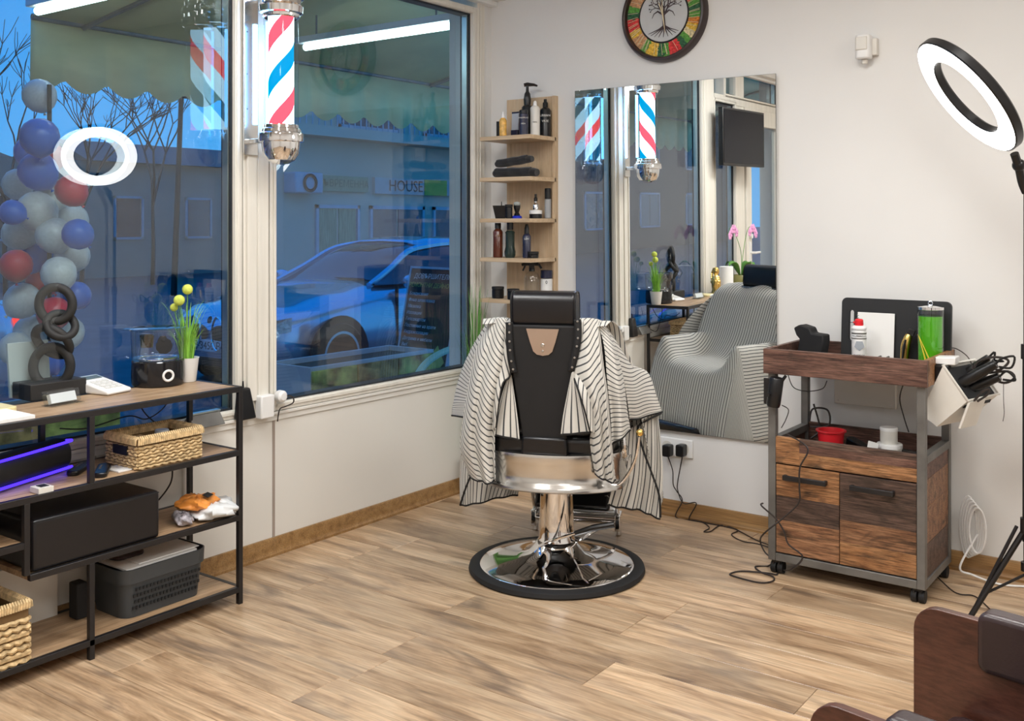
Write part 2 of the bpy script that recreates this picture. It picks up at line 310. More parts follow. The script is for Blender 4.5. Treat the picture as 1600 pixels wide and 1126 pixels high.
# window frames
def frame_bar(mb,x0,x1,ya,yb,za,zb): mb.box(x0,x1,ya,yb,za,zb)
def window(name,ya,yb,za,zb,fw=0.034,proud=0.012):
    # ya<yb glass opening
    w=mk(name,MB().box(-0.07,proud,ya-fw,ya,za-fw,zb+fw).box(-0.07,proud,yb,yb+fw,za-fw,zb+fw).box(-0.07,proud,ya,yb,zb,zb+fw).box(-0.07,proud,ya,yb,za-fw,za),M['pvc'],kind='structure',bevel=0.003)
    mk('bead',MB().box(proud,proud+.006,ya-fw*.55,ya-0.004,za-.01,zb+.01).box(proud,proud+.006,yb+.004,yb+fw*.55,za-.01,zb+.01).box(proud,proud+.006,ya,yb,zb+.004,zb+fw*.55).box(proud,proud+.006,ya,yb,za-fw*.55,za-.004),M['pvc'],w,world=True,bevel=0.002)
    mk('gasket',MB().box(-0.068,-0.008,ya,ya+.008,za,zb).box(-0.068,-0.008,yb-.008,yb,za,zb).box(-0.068,-0.008,ya,yb,zb-.008,zb).box(-0.068,-0.008,ya,yb,za,za+.008),M['rubberseal'],w,world=True)
    mk('spacer',MB().box(-0.052,-0.020,ya+.010,ya+.016,za+.008,zb-.008).box(-0.052,-0.020,yb-.016,yb-.010,za+.008,zb-.008),M['spacer'],w,world=True)
    mk('pane',MB().box(-0.018,-0.013,ya+.004,yb-.004,za+.004,zb-.004),M['glass'],w,world=True,flat=True)
    mk('pane',MB().box(-0.062,-0.057,ya+.004,yb-.004,za+.004,zb-.004),M['glass2'],w,world=True,flat=True)
    return w
window('window_2',-1.490,-0.170,0.634,2.475)
window('window_1',-2.920,-1.700,0.634,2.475)
window('window_3',-3.600,-3.180,0.634,2.28)
window('window_4',-4.66,-3.40,2.36,2.62,0.03)
mk('trim_3',MB().box(-0.07,0.012,-1.660,-1.530,0.598,2.56).box(0.012,0.026,-1.650,-1.604,0.66,2.56).box(0.012,0.022,-1.594,-1.540,0.60,2.56).box(0.012,0.020,-1.604,-1.594,0.66,2.56),M['pvc'],kind='structure',bevel=0.002)
mk('trim_4',MB().box(-0.07,0.020,-3.146,-2.954,0.598,2.56),M['pvc'],kind='structure',bevel=0.003)
mk('trim_5',MB().box(-0.05,0.006,-3.82,-3.634,0.598,2.56).box(-0.05,0.012,-4.8,-3.18,2.28,2.345),M['pvc'],kind='structure',bevel=0.003)
mk('trim_6',MB().box(-0.06,0.014,-0.136,-0.075,0.598,2.56).box(0.014,0.020,-0.120,-0.108,0.598,2.56),M['pvc'],kind='structure',bevel=0.003)
dr=mk('door_1',MB().box(-0.05,0.02,-3.95,-3.83,0.0,2.28).box(-0.05,0.02,-4.76,-4.64,0,2.28).box(-0.05,0.02,-4.64,-3.95,0,0.25).box(-0.05,0.02,-4.64,-3.95,2.14,2.28),M['pvc'],kind='structure',bevel=0.004)
mk('pane',MB().box(-0.03,-0.024,-4.64,-3.95,0.25,2.14),M['glass'],dr,world=True,flat=True)
mk('door_handle',MB().box(0.02,0.03,-3.91,-3.875,0.93,1.15).tube([(0.03,-3.893,1.06),(0.07,-3.893,1.06),(0.07,-4.0,1.06)],0.010).cyl((0.02,-3.893,1.2),(0.045,-3.893,1.2),0.02),M['white'],dr,world=True)
# light panels in the ceiling; the first is added to brighten the corner
M['led']=emit('led_diffuser',(1.0,0.95,0.88),5.0)
p0=None
for i,(x,y) in enumerate(PANELS):
    if p0 is None:
        p0=thing('ceiling_light','square white LED panel added in the ceiling to brighten the corner, nearest the barber pole','light',(x,y,CEIL),0,'square ceiling panels')
        mk('frame',MB().box(-.31,.31,-.31,-.29,-.035,0).box(-.31,.31,.29,.31,-.035,0).box(-.31,-.29,-.29,.29,-.035,0).box(.29,.31,-.29,.29,-.035,0),M['white'],p0)
        mk('diffuser',MB().box(-.29,.29,-.29,.29,-.028,-.003),M['led'],p0)
    else: dup(p0,(x,y,CEIL),label='square white LED panel in the ceiling, '+('','above the barber chair','right of the barber chair','above the left of the room','above the right of the room','near the front wall','near the front right corner')[i])
# ================================================================ OUTSIDE
GZ=-0.22
M['asph']=mat('asphalt',(0.07,0.075,0.085),0.55,var=0.25,sc=3,bump=0.3,bsc=60)
M['pave']=mat('pavement',(0.20,0.20,0.20),0.6,var=0.15,sc=8)
M['facade']=mat('facade_render',(0.56,0.48,0.38),0.9,var=0.06,sc=1)
M['facade2']=mat('facade_dark',(0.34,0.30,0.25),0.9,var=0.08,sc=1)
M['darkglass']=mat('dark_window',(0.02,0.04,0.07),0.08,var=0.3,spec=0.8)
M['bframe']=mat('blueish_frame',(0.42,0.47,0.52),0.5)
mk('ground',MB().box(-50,-3.2,-70,40,GZ-.1,GZ),M['asph'],kind='structure',flat=True)
mk('pavement',MB().box(-3.0,-0.22,-70,40,-.3,-0.06),M['pave'],kind='structure',flat=True)
mk('kerb',MB().box(-3.2,-3.0,-70,40,-.3,-0.05),M['facade'],kind='structure',bevel=.02)
# facade across the street
FX=-11.5
b=thing('building','grey beige two storey building across the street with shop sign strip','building',(FX,12,GZ))
mk('wall',MB().box(FX-1,FX,8.3,24,GZ,7.2),M['facade'],b,world=True,flat=True)
mk('ledge',MB().box(FX,FX+.5,8.3,24,3.05,3.25).box(FX,FX+.25,8.3,24,5.6,5.75),M['facade'],b,world=True)
def bwin(y0,y1,z0,z1,parent,fx=FX,mul=2,gm='darkglass'):
    w=mk('window',MB().box(fx,fx+.05,y0,y1,z0,z0+.07).box(fx,fx+.05,y0,y1,z1-.07,z1).box(fx,fx+.05,y0,y0+.07,z0,z1).box(fx,fx+.05,y1-.07,y1,z0,z1),M['bframe'],parent,world=True)
    WM[w.name]=WM[parent.name]
    for k in range(mul):
        a=y0+.07+(y1-y0-.14)*k/mul; c=y0+.07+(y1-y0-.14)*(k+1)/mul
        mk('pane',MB().box(fx-.0,fx+.02,a+.03,c-.03,z0+.07,z1-.07),M[gm],w,world=True,flat=True)
M['curtain']=mat('yellowish_curtain',(0.36,0.36,0.22),0.8,var=0.3,sc=12,scl=(1,6,.3))
for (y0,y1,z0,z1,mu,g) in ((9.4,10.6,0.35,1.75,2,'curtain'),(10.9,12.6,0.2,1.75,2,'darkglass'),(12.9,14.2,0.2,1.75,1,'darkglass'),(15.0,17.5,0.3,1.75,2,'darkglass'),(17.9,19.5,0.5,1.6,1,'darkglass'),
    (10.0,11.8,3.3,4.9,2,'darkglass'),(12.6,14.4,3.3,4.9,2,'darkglass'),(15.4,17.2,3.3,4.9,2,'darkglass')): bwin(y0,y1,z0,z1,b,FX,mu,g)
mb=MB()
for k in range(46): mb.box(FX+.42,FX+.44,8.3+k*.16,8.32+k*.16,3.25,4.05)
mb.box(FX+.40,FX+.46,8.3,15.7,4.03,4.09); mk('balcony_railing',mb,M['bframe'],b,world=True)
mk('sign_strip',MB().box(FX,FX+.08,9.4,10.8,2.02,2.33),mat('yellow_green_sign',(0.30,0.34,0.20),0.6),b,world=True)
mk('sign_board',MB().box(FX,FX+.08,11.0,14.0,2.00,2.34),mat('pale_sign',(0.42,0.44,0.42),0.6),b,world=True)
mk('sign_end',MB().box(FX+.08,FX+.10,12.55,13.3,2.00,2.34),mat('lime_sign',(0.36,0.44,0.06),0.6),b,world=True)
M['ink']=mat('dark_ink',(0.009,0.010,0.012),0.6)
def wallM(x,y,z): return Matrix.Translation((x,y,z))@Matrix.Rotation(R(90),4,'Z')@Matrix.Rotation(R(90),4,'X')
text('lettering','HOUSE',0.34,M['ink'],wallM(FX+.09,11.95,2.17),b)
text('lettering','СЪВРЕМЕННА',0.20,mat('faded_ink',(0.17,0.20,0.12),.7),wallM(FX+.09,10.1,2.17),b)
ac=mk('air_conditioner',MB().box(FX,FX+.35,8.6,9.3,1.95,2.35),M['bframe'],b,world=True,bevel=.03)
mk('fan_grille',MB().torus(.16,.018,M=axm((FX+.37,8.95,2.15),(1,0,0))).torus(.13,.015,M=axm((FX+.37,8.95,2.15),(1,0,0))),M['ink'],b,world=True)
mk('roof',MB().prism([(FX-1.4,7.2),(FX+.5,7.2),(FX-.4,8.0)],-24,-8.1,Matrix(((1,0,0,0),(0,0,-1,0),(0,1,0,0),(0,0,0,1)))),mat('tile_roof',(0.16,0.09,0.07),.8),b,world=True)
ap=thing('apartment_block','dark long apartment block down the street, seen in the wall mirror','building',(-15,-18,GZ))
mk('wall',MB().box(-17,-15,-44,3.2,GZ,5.6),mat('dark_facade',(0.07,0.07,0.08),.9),ap,world=True,flat=True)
mk('roof',MB().box(-17.3,-14.6,-44.2,3.4,5.6,5.9),M['facade2'],ap,world=True)
for k in range(9):
    for zz in (.6,3.0): bwin(-38+4.4*k,-36.2+4.4*k,zz,zz+1.4,ap,-15,2)
for k,(x,y) in enumerate(((-10.4,-9.5),(-10.4,-13.2))):
    t=thing('street_lamp','small white street light '+('nearer' if k==0 else 'further')+' one of two down the street, seen in mirror','lamp',(x,y,GZ),0,'street lights in the mirror')
    mk('pole',MB().cyl((0,0,0),(0,0,1.9),.04,.03),M['ink'],t); mk('lamp_head',MB().ball((0,0,1.95),.11),emit('street_glow',(1,.98,.9),6),t)
# far house, hill, trees on the left
M['hill']=mat('hill_green',(0.05,0.07,0.06),0.95,var=0.3,sc=.5)
mk('hill',MB().ball((-46,2,-7),16,1,2.0,.9,24,12),M['hill'],kind='structure')
h=thing('house','low far house with a pale blue roof beyond the trees','house',(-25,12,GZ))
mk('wall',MB().box(-27,-24,5.0,18.5,GZ,3.2),M['facade2'],h,world=True,flat=True)
mk('roof',MB().prism([(-28,3.2),(-23.7,3.2),(-25.5,3.9)],-18.6,-12.0,Matrix(((1,0,0,0),(0,0,-1,0),(0,1,0,0),(0,0,0,1)))),mat('blue_roof',(0.07,0.06,0.05),.5),h,world=True)
for y in (7,10,13.5,16): bwin(y-.5,y+.5,.9,2.2,h,-24,1)
random.seed(3)
def tree(x,y,hh,lab):
    mb=MB()
    def br(p,d,L,r,dep):
        q=p+d*L; mid=(p+q)/2+Vector((random.uniform(-1,1),random.uniform(-1,1),0))*L*.06
        mb.tube([p,mid,q],[r*.7,r*.6,r*.5],5)
        if dep==0: return
        for k in range(3 if dep>1 else 4):
            a=random.uniform(0,6.28); s=random.uniform(.35,.75)
            nd=(d+Vector((math.cos(a),math.sin(a),random.uniform(0,.3)))*s).normalized(); br(q,nd,L*random.uniform(.62,.8),r*.6,dep-1)
    br(Vector((x,y,GZ)),Vector((0,0,1)),hh*.34,.09,4)
    mk('bare_tree',mb,M['ink'],label=lab,cat_='tree',group='bare trees across the street')
tree(-19,7.2,6.2,'leafless dark tree leftmost under the scalloped awning'); tree(-19.5,9.3,5.6,'leafless dark tree in the middle under the awning'); tree(-20,11.6,6.0,'leafless dark tree nearest the blue roofed house'); 
mk('utility_pole',MB().cyl((-16,9.4,GZ),(-16,9.6,4.4),.07,.05).cyl((-16,9.0,4.2),(-16,10.1,4.2),.03),M['ink'],label='thin dark utility pole in front of far house',cat_='pole')
# ---- cars
M['carblue']=mat('car_paint_silver_blue',(0.46,0.56,0.68),0.2,0.7,var=0.02,coat=1.0)
M['tyre']=mat('tyre_rubber',(0.012,0.012,0.013),0.7)
M['carglass']=mat('car_glass',(0.015,0.025,0.035),0.06,0.0,spec=0.6,coat=0.1,var=0.1)
M['lamp']=mat('headlamp_glass',(0.25,0.28,0.30),0.1,0.6,var=0.5,sc=30)
M['plate']=mat('number_plate',(0.62,0.66,0.70),0.5)
M['taillamp']=emit('tail_lamp',(1.0,0.03,0.03),1.6)
def lerp(tab,x):
    for i in range(len(tab)-1):
        if x<=tab[i+1][0]:
            a,b_=tab[i],tab[i+1]; t=(x-a[0])/(b_[0]-a[0]) if b_[0]>a[0] else 0; t=max(0,t); t=t*t*(3-2*t)*.5+t*.5
            return a[1]+(b_[1]-a[1])*t
    return tab[-1][1]
def make_car(name,label,loc,plate=True):
    c=thing(name,label,'car',loc,90)   # local +x -> world +y (towards rear)
    top=[(0,.52),(.06,.66),(.35,.80),(1.05,.92),(1.55,.98),(3.9,1.06),(4.35,1.08),(4.72,1.03),(4.80,.8)]
    hw=[(0,.55),(.08,.70),(.35,.84),(.9,.90),(2.4,.92),(4.0,.90),(4.55,.82),(4.8,.70)]
    low=[(0,.26),(.1,.20),(4.7,.22),(4.8,.34)]
    rows=[]
    for i in range(49):
        x=4.8*i/48; t=lerp(top,x); w=lerp(hw,x); l=lerp(low,x); s=[]
        for side in (1,-1):
            q=[(w*.90,l),(w*.985,l+.10),(w,l+.32),(w*.985,l+(t-l)*.70),(w*.94,l+(t-l)*.90),(w*.80,t-.012),(w*.4,t+.018),(0,t+.025)]
            if side==1: s+=[Vector((x,y,z)) for y,z in q]
            else: s+=[Vector((x,-y,z)) for y,z in reversed(q[:-1])]
        rows.append(s)
    mb=MB().grid(rows); n=len(rows[0]); mb.f.append(tuple(range(n))); mb.f.append(tuple(reversed(range(48*n,49*n))))
    mk('body',mb,M['carblue'],c,sharp=50)
    roof=[(1.42,.96),(2.22,1.36),(2.7,1.42),(3.3,1.41),(3.8,1.32),(4.25,1.06)]
    cw=[(1.42,.72),(2.2,.60),(3.3,.60),(4.25,.66)]
    rows=[]
    for i in range(25):
        x=1.42+2.83*i/24; t=lerp(roof,x); w=lerp(cw,x); b0=.97
        wb=min(.84,w+.24*min(1,(t-.9)/.2)); s=[(x,wb,b0),(x,wb-.02,b0+.02),(x,w+(wb-w)*.3,b0+(t-b0)*.72),(x,w-.02,t-.05*(t-b0)/.45),(x,w*.6,t),(x,0,t+.012)]
        rows.append([Vector(p) for p in s]+[Vector((p[0],-p[1],p[2])) for p in reversed(s[:-1])])
    mk('cabin_glass',MB().grid(rows),M['carglass'],c,sharp=60)
    rr=[[p+Vector((0,0,.012)) for p in r[3:8]] for r in rows[8:19]]; mk('roof_panel',MB().grid(rr),M['carblue'],c,solid=.02)
    mb=MB()
    for s in (1,-1):
        L=[r[3] if s>0 else r[7] for r in rows]; mb.tube(cat([Vector((p.x,p.y*1.01,p.z+.005)) for p in L[::3]],30),.035,6)
        for k0,k1,rd in ((13,13,.045),):
            a=rows[k0][1] if s>0 else rows[k0][9]; b2=rows[k0][3] if s>0 else rows[k0][7]; mb.tube([a*1.0+Vector((0,.012*s,0)),(rows[k0][2] if s>0 else rows[k0][8])+Vector((0,.012*s,0)),b2],.04,6)
        a=Vector((3.75,.80*s,.98)); mb.tube([Vector((4.2,.80*s,1.0)),Vector((3.95,.74*s,1.15)),Vector((3.7,.64*s,1.30))],.07,6)
    mk('pillars',mb,M['carblue'],c)
    for x in (.82,3.70):
        for s in (1,-1):
            A=axm((x,.905*s,.33),(0,s,0))
            mk('wheel_arch',MB().lathe([(.37,-.03),(.385,-.0),(.385,.012)],28,A),M['tyre'],c)
            w=mk('wheel',MB().lathe([(.21,-.10),(.30,-.10),(.325,-.07),(.325,.0),(.30,.025),(.235,.028)],28,A),M['tyre'],c)
            sp=MB().lathe([(.235,.022),(.235,.034),(.21,.034),(.20,.0)],28,A,False).lathe([(.0001,.03),(.045,.03),(.05,.01)],14,A,False)
            for k in range(10):
                B=A@Matrix.Rotation(2*math.pi*k/10,4,'Z'); sp.box(.03,.215,-.013,.013,.008,.026,B)
            mk('rim',sp,M['alu'],w); 
    for s in (1,-1):
        mk('headlight',MB().hexa([(.02,.40*s,.50),(.02,.40*s,.62),(.30,.80*s,.72),(.30,.80*s,.60),(-.015,.40*s,.50),(-.015,.42*s,.63),(.27,.845*s,.73),(.26,.845*s,.60)]),M['lamp'],c)
        mk('side_mirror',MB().ball((1.75,.99*s,1.0),.10,.7,1.15,.75),M['carblue'],c)
        mk('tail_light',MB().box(4.66,4.80,.52*s-.16,.52*s+.2*s,.78,.90),M['taillamp'],c,bevel=.02)
        mb=MB(); mb.ball((-.01,.17*s,.56),.13,.25,1.15,.62); mk('grille',mb,M['tyre'],c)
        mk('grille_surround',MB().torus(.135,.012,24,6,axm((-.045,.17*s,.56),(1,0,0))@Matrix.Diagonal((.64,1.15,1,1))),M['chrome'],c)
        for x in (1.62,2.75,3.75): mk('door_seam',MB().box(x,x+.008,.88*s,.925*s,.30,.95),M['tyre'],c)
        for x in (2.45,3.5): mk('door_handle',MB().box(x,x+.18,.90*s,.935*s,.80,.825),M['carblue'],c,bevel=.005)
    mk('bumper_intake',MB().box(-.012,.10,-.5,.5,.24,.33),M['tyre'],c,bevel=.02)
    mk('badge',MB().lathe([(.0001,.005),(.035,.004),(.04,0)],16,axm((.0,0,.685),(-1,0,.4))),M['chrome'],c)
    if plate:
        mk('number_plate',MB().box(-.030,-.010,-.26,.26,.385,.495),M['plate'],c,bevel=.004)
        text('plate_number','СВ 3450 ВМ',.105,M['ink'],Matrix.Translation((-.031,0,.438))@Matrix.Rotation(R(-90),4,'Z')@Matrix.Rotation(R(90),4,'X'),c,world=False)
    return c
make_car('car','silver blue sedan facing left outside the corner window, number plate 3450 BM',(-4.72,1.78,GZ))
make_car('car','second blue sedan at left, behind the balloons and the ring sculpture',(-4.9,-5.1,GZ),False)
# ---- awnings with scalloped valance
M['awn']=mat('awning_cloth',(0.85,0.66,0.33),0.85,var=0.12,sc=2.5,scl=(1,1,3)); 
def awning(y0,y1,label,zb,x1=-2.2):
    a=thing('awning',label,'awning',(-.25,(y0+y1)/2,2.9))
    mk('canopy',MB().grid([[Vector((-.24,y,3.12)) for y in (y0,y1)],[Vector((x1,y,zb+.36)) for y in (y0,y1)]]),M['awn'],a,world=True,solid=.008)
    n=int((y1-y0)/.03); rows=[[],[]]
    for k in range(n+1):
        y=y0+(y1-y0)*k/n; rows[0].append(Vector((x1,y,zb+.36))); rows[1].append(Vector((x1-.01,y,zb+.035-.07*abs(math.sin(math.pi*(y-y0)/.27+.8))**.9)))
    mk('valance',MB().grid(rows),M['awn'],a,world=True,solid=.006)
    mb=MB(); mb.cyl((x1+.01,y0,zb+.36),(x1+.01,y1,zb+.36),.018); mb.cyl((-.24,y0+.1,3.12),(-.24,y1-.1,3.12),.03)
    for y in (y0+.3,(y0+y1)/2,y1-.3): mb.tube([(-.24,y,2.95),(-1.3,y+.28,2.80),(x1+.02,y,zb+.34)],.016,6)
    mk('arm_frame',mb,M['greysteel'],a,world=True)
awning(-1.34,5.4,'beige scalloped awning over the right part of the shop windows',2.17)
awning(-8.0,-2.35,'beige scalloped awning further left, seen in the wall mirror',2.18)
M['tube']=emit('fluorescent_tube',(0.78,1.0,1.0),8)
for i,(y,xa,xb,lab) in enumerate(((0.075,-.35,-1.53,'long lit fluorescent tube lamp outside the right window'),(-1.50,-.70,-1.84,'long lit fluorescent tube lamp outside, high in the left window'))):
    t=thing('tube_lamp',lab,'lamp',((xa+xb)/2,y,2.52),0,'tube lamps under the awning')
    mk('housing',MB().box(xb-.06,xa+.06,y-.035,y+.035,2.515,2.555),M['white'],t,world=True,bevel=.004)
    mk('tube',MB().cyl((xb,y,2.49),(xa,y,2.49),.022),M['tube'],t,world=True)
    mk('hanger',MB().cyl((xa-.1,y,2.55),(xa-.1,y,3.0),.006).cyl((xb+.1,y,2.55),(xb+.1,y,2.68),.006),M['greysteel'],t,world=True)
# ---- balloon column
bc=[mat('balloon_blue',(0.0,0.12,0.55),.3),mat('balloon_white',(0.62,0.62,0.60),.3),mat('balloon_red',(0.62,0.02,0.06),.3)]
bn=['blue','white','red']
B=[(62,215,30,0),(48,238,25,0),(80,246,22,2),(60,268,30,0),(112,298,25,2),(28,288,24,1),(83,305,26,1),(58,330,31,1),(20,332,20,0),(110,345,27,1),(30,365,26,1),(85,368,28,1),(122,366,24,0),(55,402,33,0),(112,400,27,1),(25,415,25,2),(92,428,27,1),(66,440,24,2),(35,470,28,1),(120,462,22,0),(84,490,26,2),(50,520,28,1),(105,520,26,1),(25,545,26,1),(75,560,26,0),(62,150,26,1)]
bp={}
PL={}
for i,(px,py,r,k) in enumerate(B):
    q='%s, '%('left side' if px<45 else 'centre' if px<95 else 'right side')
    PL[i]=q+('just below the topmost balloons' if py<300 else 'level with the top of the car roof' if py<350 else 'above the ring sculpture' if py<390 else 'beside the sculpture top ring' if py<435 else 'behind the sculpture' if py<480 else 'low behind the sculpture' if py<530 else 'lowest of the column')
PL[25]='top of the column under the awning'
for i,(px,py,r,k) in enumerate(B):
    D=4.25+.12*((i*7)%4); p=ond(px,py,D); rr=r*D/FPX
    nm='balloon'
    if k not in bp:
        t=thing(nm,'%s round balloon of the column outside the left window'%bn[k],'balloon',p,0,'%s balloons of the column'%bn[k])
        mk('skin',MB().lathe([(.0001,-1.12),(.10,-1.08),(.35,-.97),(.68,-.74),(.93,-.35),(1.0,.05),(.93,.42),(.70,.75),(.38,.95),(.0001,1.02)],18),bc[k],t)
        mk('knot',MB().cyl((0,0,-1.12),(0,0,-1.24),.04,.11,8),bc[k],t)
        bp[k]=t; t.scale=(rr,)*3
    else:
        t=dup(bp[k],p); t.scale=(rr,)*3
    t.rotation_euler=(random.uniform(-1,1),random.uniform(-1,1),random.uniform(0,6))
    t['label']='%s round balloon, %s'%(bn[k],('directly below the white top one','left, tucked behind the two upper blue ones','upper part of the column','beside the ring light reflection','right edge of the column','left edge of the column','centre of the column','middle of the column above the sculpture')[i] if i<8 else 'behind the glass '+PL[i])
mk('balloon_stand',MB().cyl((-1.05,-1.88,.52),(-1.05,-1.88,2.0),.010).lathe([(.10,0),(.10,.02),(.0001,.03)],20,Matrix.Translation((-1.05,-1.88,.515))),M['black'],label='thin black pole holding the balloon column, rising from the planter',cat_='stand')
# ---- planters, A board, green chair
M['moss']=mat('mossy_print',(0.26,0.28,0.07),0.8,var=0.9,sc=9,bump=.5,bsc=60)
M['moss2']=mat('ochre_print',(0.25,0.17,0.06),0.8,var=0.8,sc=12,bump=.5,bsc=60)
def planter(y0,y1,x0,x1,z1,label):
    t=thing('planter_box',label,'planter',((x0+x1)/2,(y0+y1)/2,-.06),0,'planter boxes on the pavement')
    n=3; 
    for k in range(n):
        a=y0+(y1-y0)*k/n; c=y0+(y1-y0)*(k+1)/n
        mk('panel',MB().box(x1-.02,x1,a+.004,c-.004,-.04,z1-.02),M['moss2' if k==1 else 'moss'],t,world=True,bevel=.004)
    mk('shell',MB().box(x0,x1-.022,y0,y1,-.06,z1-.05).box(x0,x0+.03,y0,y1,z1-.05,z1).box(x1-.052,x1-.022,y0,y1,z1-.05,z1).box(x0+.03,x1-.052,y0,y0+.03,z1-.05,z1).box(x0+.03,x1-.052,y1-.03,y1,z1-.05,z1),M['bframe'],t,world=True)
    mk('soil',MB().box(x0+.03,x1-.052,y0+.03,y1-.03,z1-.06,z1-.03),M['hill'],t,world=True)
planter(-.35,.72,-1.42,-1.0,.56,'mossy yellow green planter box outside the corner window')
planter(-2.75,-1.62,-1.30,-.90,.57,'mossy yellow green planter box behind the console shelf')
def aboard():
    p=ony(680,600,1.35); X=-2.62; Y=2.66
    t=thing('sandwich_board','black folding street board with white and yellow Bulgarian lettering','sign',(X,Y,-.06),-98)
    F_=Matrix.Rotation(R(90),4,'Z')@Matrix.Rotation(R(78),4,'X')
    pl=MB().box(-.33,.33,0,1.05,-.01,.01,Matrix.Translation((.25,0,0))@F_); mk('front_panel',pl,M['ink'],t,bevel=.004)
    G=Matrix.Translation((-.25,0,0))@Matrix.Rotation(R(90),4,'Z')@Matrix.Rotation(R(102),4,'X')
    mk('back_panel',MB().box(-.33,.33,0,1.05,-.01,.01,G),M['ink'],t,bevel=.004)
    mk('edge_frame',MB().box(-.345,-.325,0,1.06,-.014,.014,Matrix.Translation((.25,0,0))@F_).box(.325,.345,0,1.06,-.014,.014,Matrix.Translation((.25,0,0))@F_).box(-.345,.345,1.05,1.07,-.014,.014,Matrix.Translation((.25,0,0))@F_).box(.325,.345,0,1.06,-.014,.014,G),M['bframe'],t)
    W=mat('sign_white',(0.55,0.6,0.62),.6); Yl=mat('sign_yellow',(0.45,0.42,0.10),.6); Gn=mat('sign_green',(.32,.42,.10),.6)
    def ln(s,x,y,sz,m,al='LEFT'): text('lettering',s,sz,m,Matrix.Translation((.25,0,0))@F_@Matrix.Translation((x,y,.0115)),t,world=False,align=al,shear=.2)
    ln('ДОВЪРШИТЕЛНИ',0,.98,.062,W,'CENTER'); ln('РЕМОНТНИ ДЕЙНОСТИ',0,.90,.056,Gn,'CENTER')
    for i,s in enumerate(('Боядисване','Фина шпакловка','Мазилка','Изолация','Гипсокартон','Поставяне на врати','Хидроизолация','Дограма и мебели','ВиК','Ел')): ln(s,-.30,.82-.058*i,.044,W)
    for k in range(5): mk('stripe',MB().hexa([(-.30+.06*k,.225,.0105),(-.27+.06*k,.225,.0105),(-.25+.06*k,.265,.0105),(-.28+.06*k,.265,.0105)]+[(-.30+.06*k,.225,.012),(-.27+.06*k,.225,.012),(-.25+.06*k,.265,.012),(-.28+.06*k,.265,.012)],Matrix.Translation((.25,0,0))@F_),mat('stripe_pink',(.5,.3,.2),.6),t)
    mk('diamond',MB().prism([(0,-.14),(.11,0),(0,.14),(-.11,0)],.0105,.013,Matrix.Translation((.25,0,0))@F_@Matrix.Translation((.19,.24,0))),Yl,t)
    ln('0878 27 10 27',-.20,.13,.05,W)
aboard()
gc=thing('garden_chair','pale green tubular garden chair outside the corner window','chair',(-.42,.42,-.06),0)
M['mint']=mat('mint_tube',(0.30,0.52,0.42),.35)
for s in (0,1):
    x=-.60+.36*s
    mk('armrest',MB().tube(cat([(x,.06,-.06),(x,.06,.40),(x,.10,.52),(x,.25,.60),(x,.50,.635),(x,.78,.63)],24),.021,8),M['mint'],gc,world=True)
    mk('leg',MB().tube([(x,.78,.63),(x,.82,.3),(x,.86,-.06)],.018,8),M['mint'],gc,world=True)
mk('seat',MB().box(-.58,-.26,.10,.66,.32,.345),M['mint'],gc,world=True,bevel=.01)
mk('backrest',MB().box(-.58,-.26,.76,.79,.40,.74),M['mint'],gc,world=True,bevel=.01)
# ================================================================ BARBER CHAIR AND CAPE
CC=(1.047,-.941,0); CRZ=math.degrees(ANG)-13
ch=thing('barber_chair','black leather barber chair on a round chrome base, seen from behind','chair',CC,CRZ)
mk('base_ring',MB().lathe([(.30,.0),(.345,.0),(.352,.008),(.348,.022),(.335,.028),(.305,.027),(.30,.012)],72,cap=False),M['blkmatt'],ch)
mk('base_disc',MB().lathe([(.315,.004),(.314,.022),(.300,.032),(.24,.040),(.16,.052),(.11,.072),(.085,.105),(.075,.12),(.0001,.12)],96,cap=False),M['chrome'],ch,sharp=60)
mk('column',MB().lathe([(.082,.10),(.076,.118),(.070,.13),(.069,.20),(.063,.345),(.0001,.345)],48),M['chrome'],ch,sharp=40)
mk('column_neck',MB().lathe([(.045,.33),(.045,.40),(.09,.40),(.09,.42)],24),M['blkplastic'],ch)
mk('pump_lever',MB().tube(cat([(-.05,-.09,.115),(.0,-.13,.15),(.12,-.15,.20),(.16,-.15,.215)],14),.0065).tube(cat([(.06,.02,.10),(.10,-.02,.13),(.18,-.10,.20)],10),.006),M['chrome'],ch)
mk('lever_grip',MB().tube([(.10,-.15,.192),(.17,-.15,.218),(.25,-.145,.235)],[.010,.013,.012],10),M['blkplastic'],ch)
# seat frame: curved aluminium band round the back of the seat
def band(z0,z1,r0,r1,th=.0,n=40,hw=.275,dep=.17):
    rows=[]
    for k in range(n+1):
        s=-1+2*k/n; u=hw*math.sin(s*1.5)/math.sin(1.5); v=-.10-dep*math.cos(s*1.45)
        if abs(s)>.93: v=-.10+ (abs(s)-.93)*5*.5
        rows.append((u,v))
    return rows
pl=band(0,0,0,0); pl=[(-.275,.18)]+pl+[(.275,.18)]
def ring_loft(prof,flip=1):
    # prof: (offset outward, z)
    rows=[]
    for o,z in prof: rows.append([Vector((u*(1+o),(v+.0)*(1+o*.8),z)) for u,v in pl])
    return rows
mk('seat_frame',MB().grid(ring_loft([(-.04,.515),(.02,.512),(.03,.500),(.01,.475),(.005,.43),(.015,.40),(.05,.392),(.055,.378),(.0,.372),(-.06,.38)])),M['alu'],ch,solid=.004,sharp=60)
mk('seat_cushion',MB().prism(rrect(.50,.50,.07,6,0,.02),.47,.585),M['leather'],ch,bevel=.03,seg=4)
mk('seat_pan',MB().box(-.24,.24,-.2,.24,.40,.47),M['blkplastic'],ch,bevel=.01)
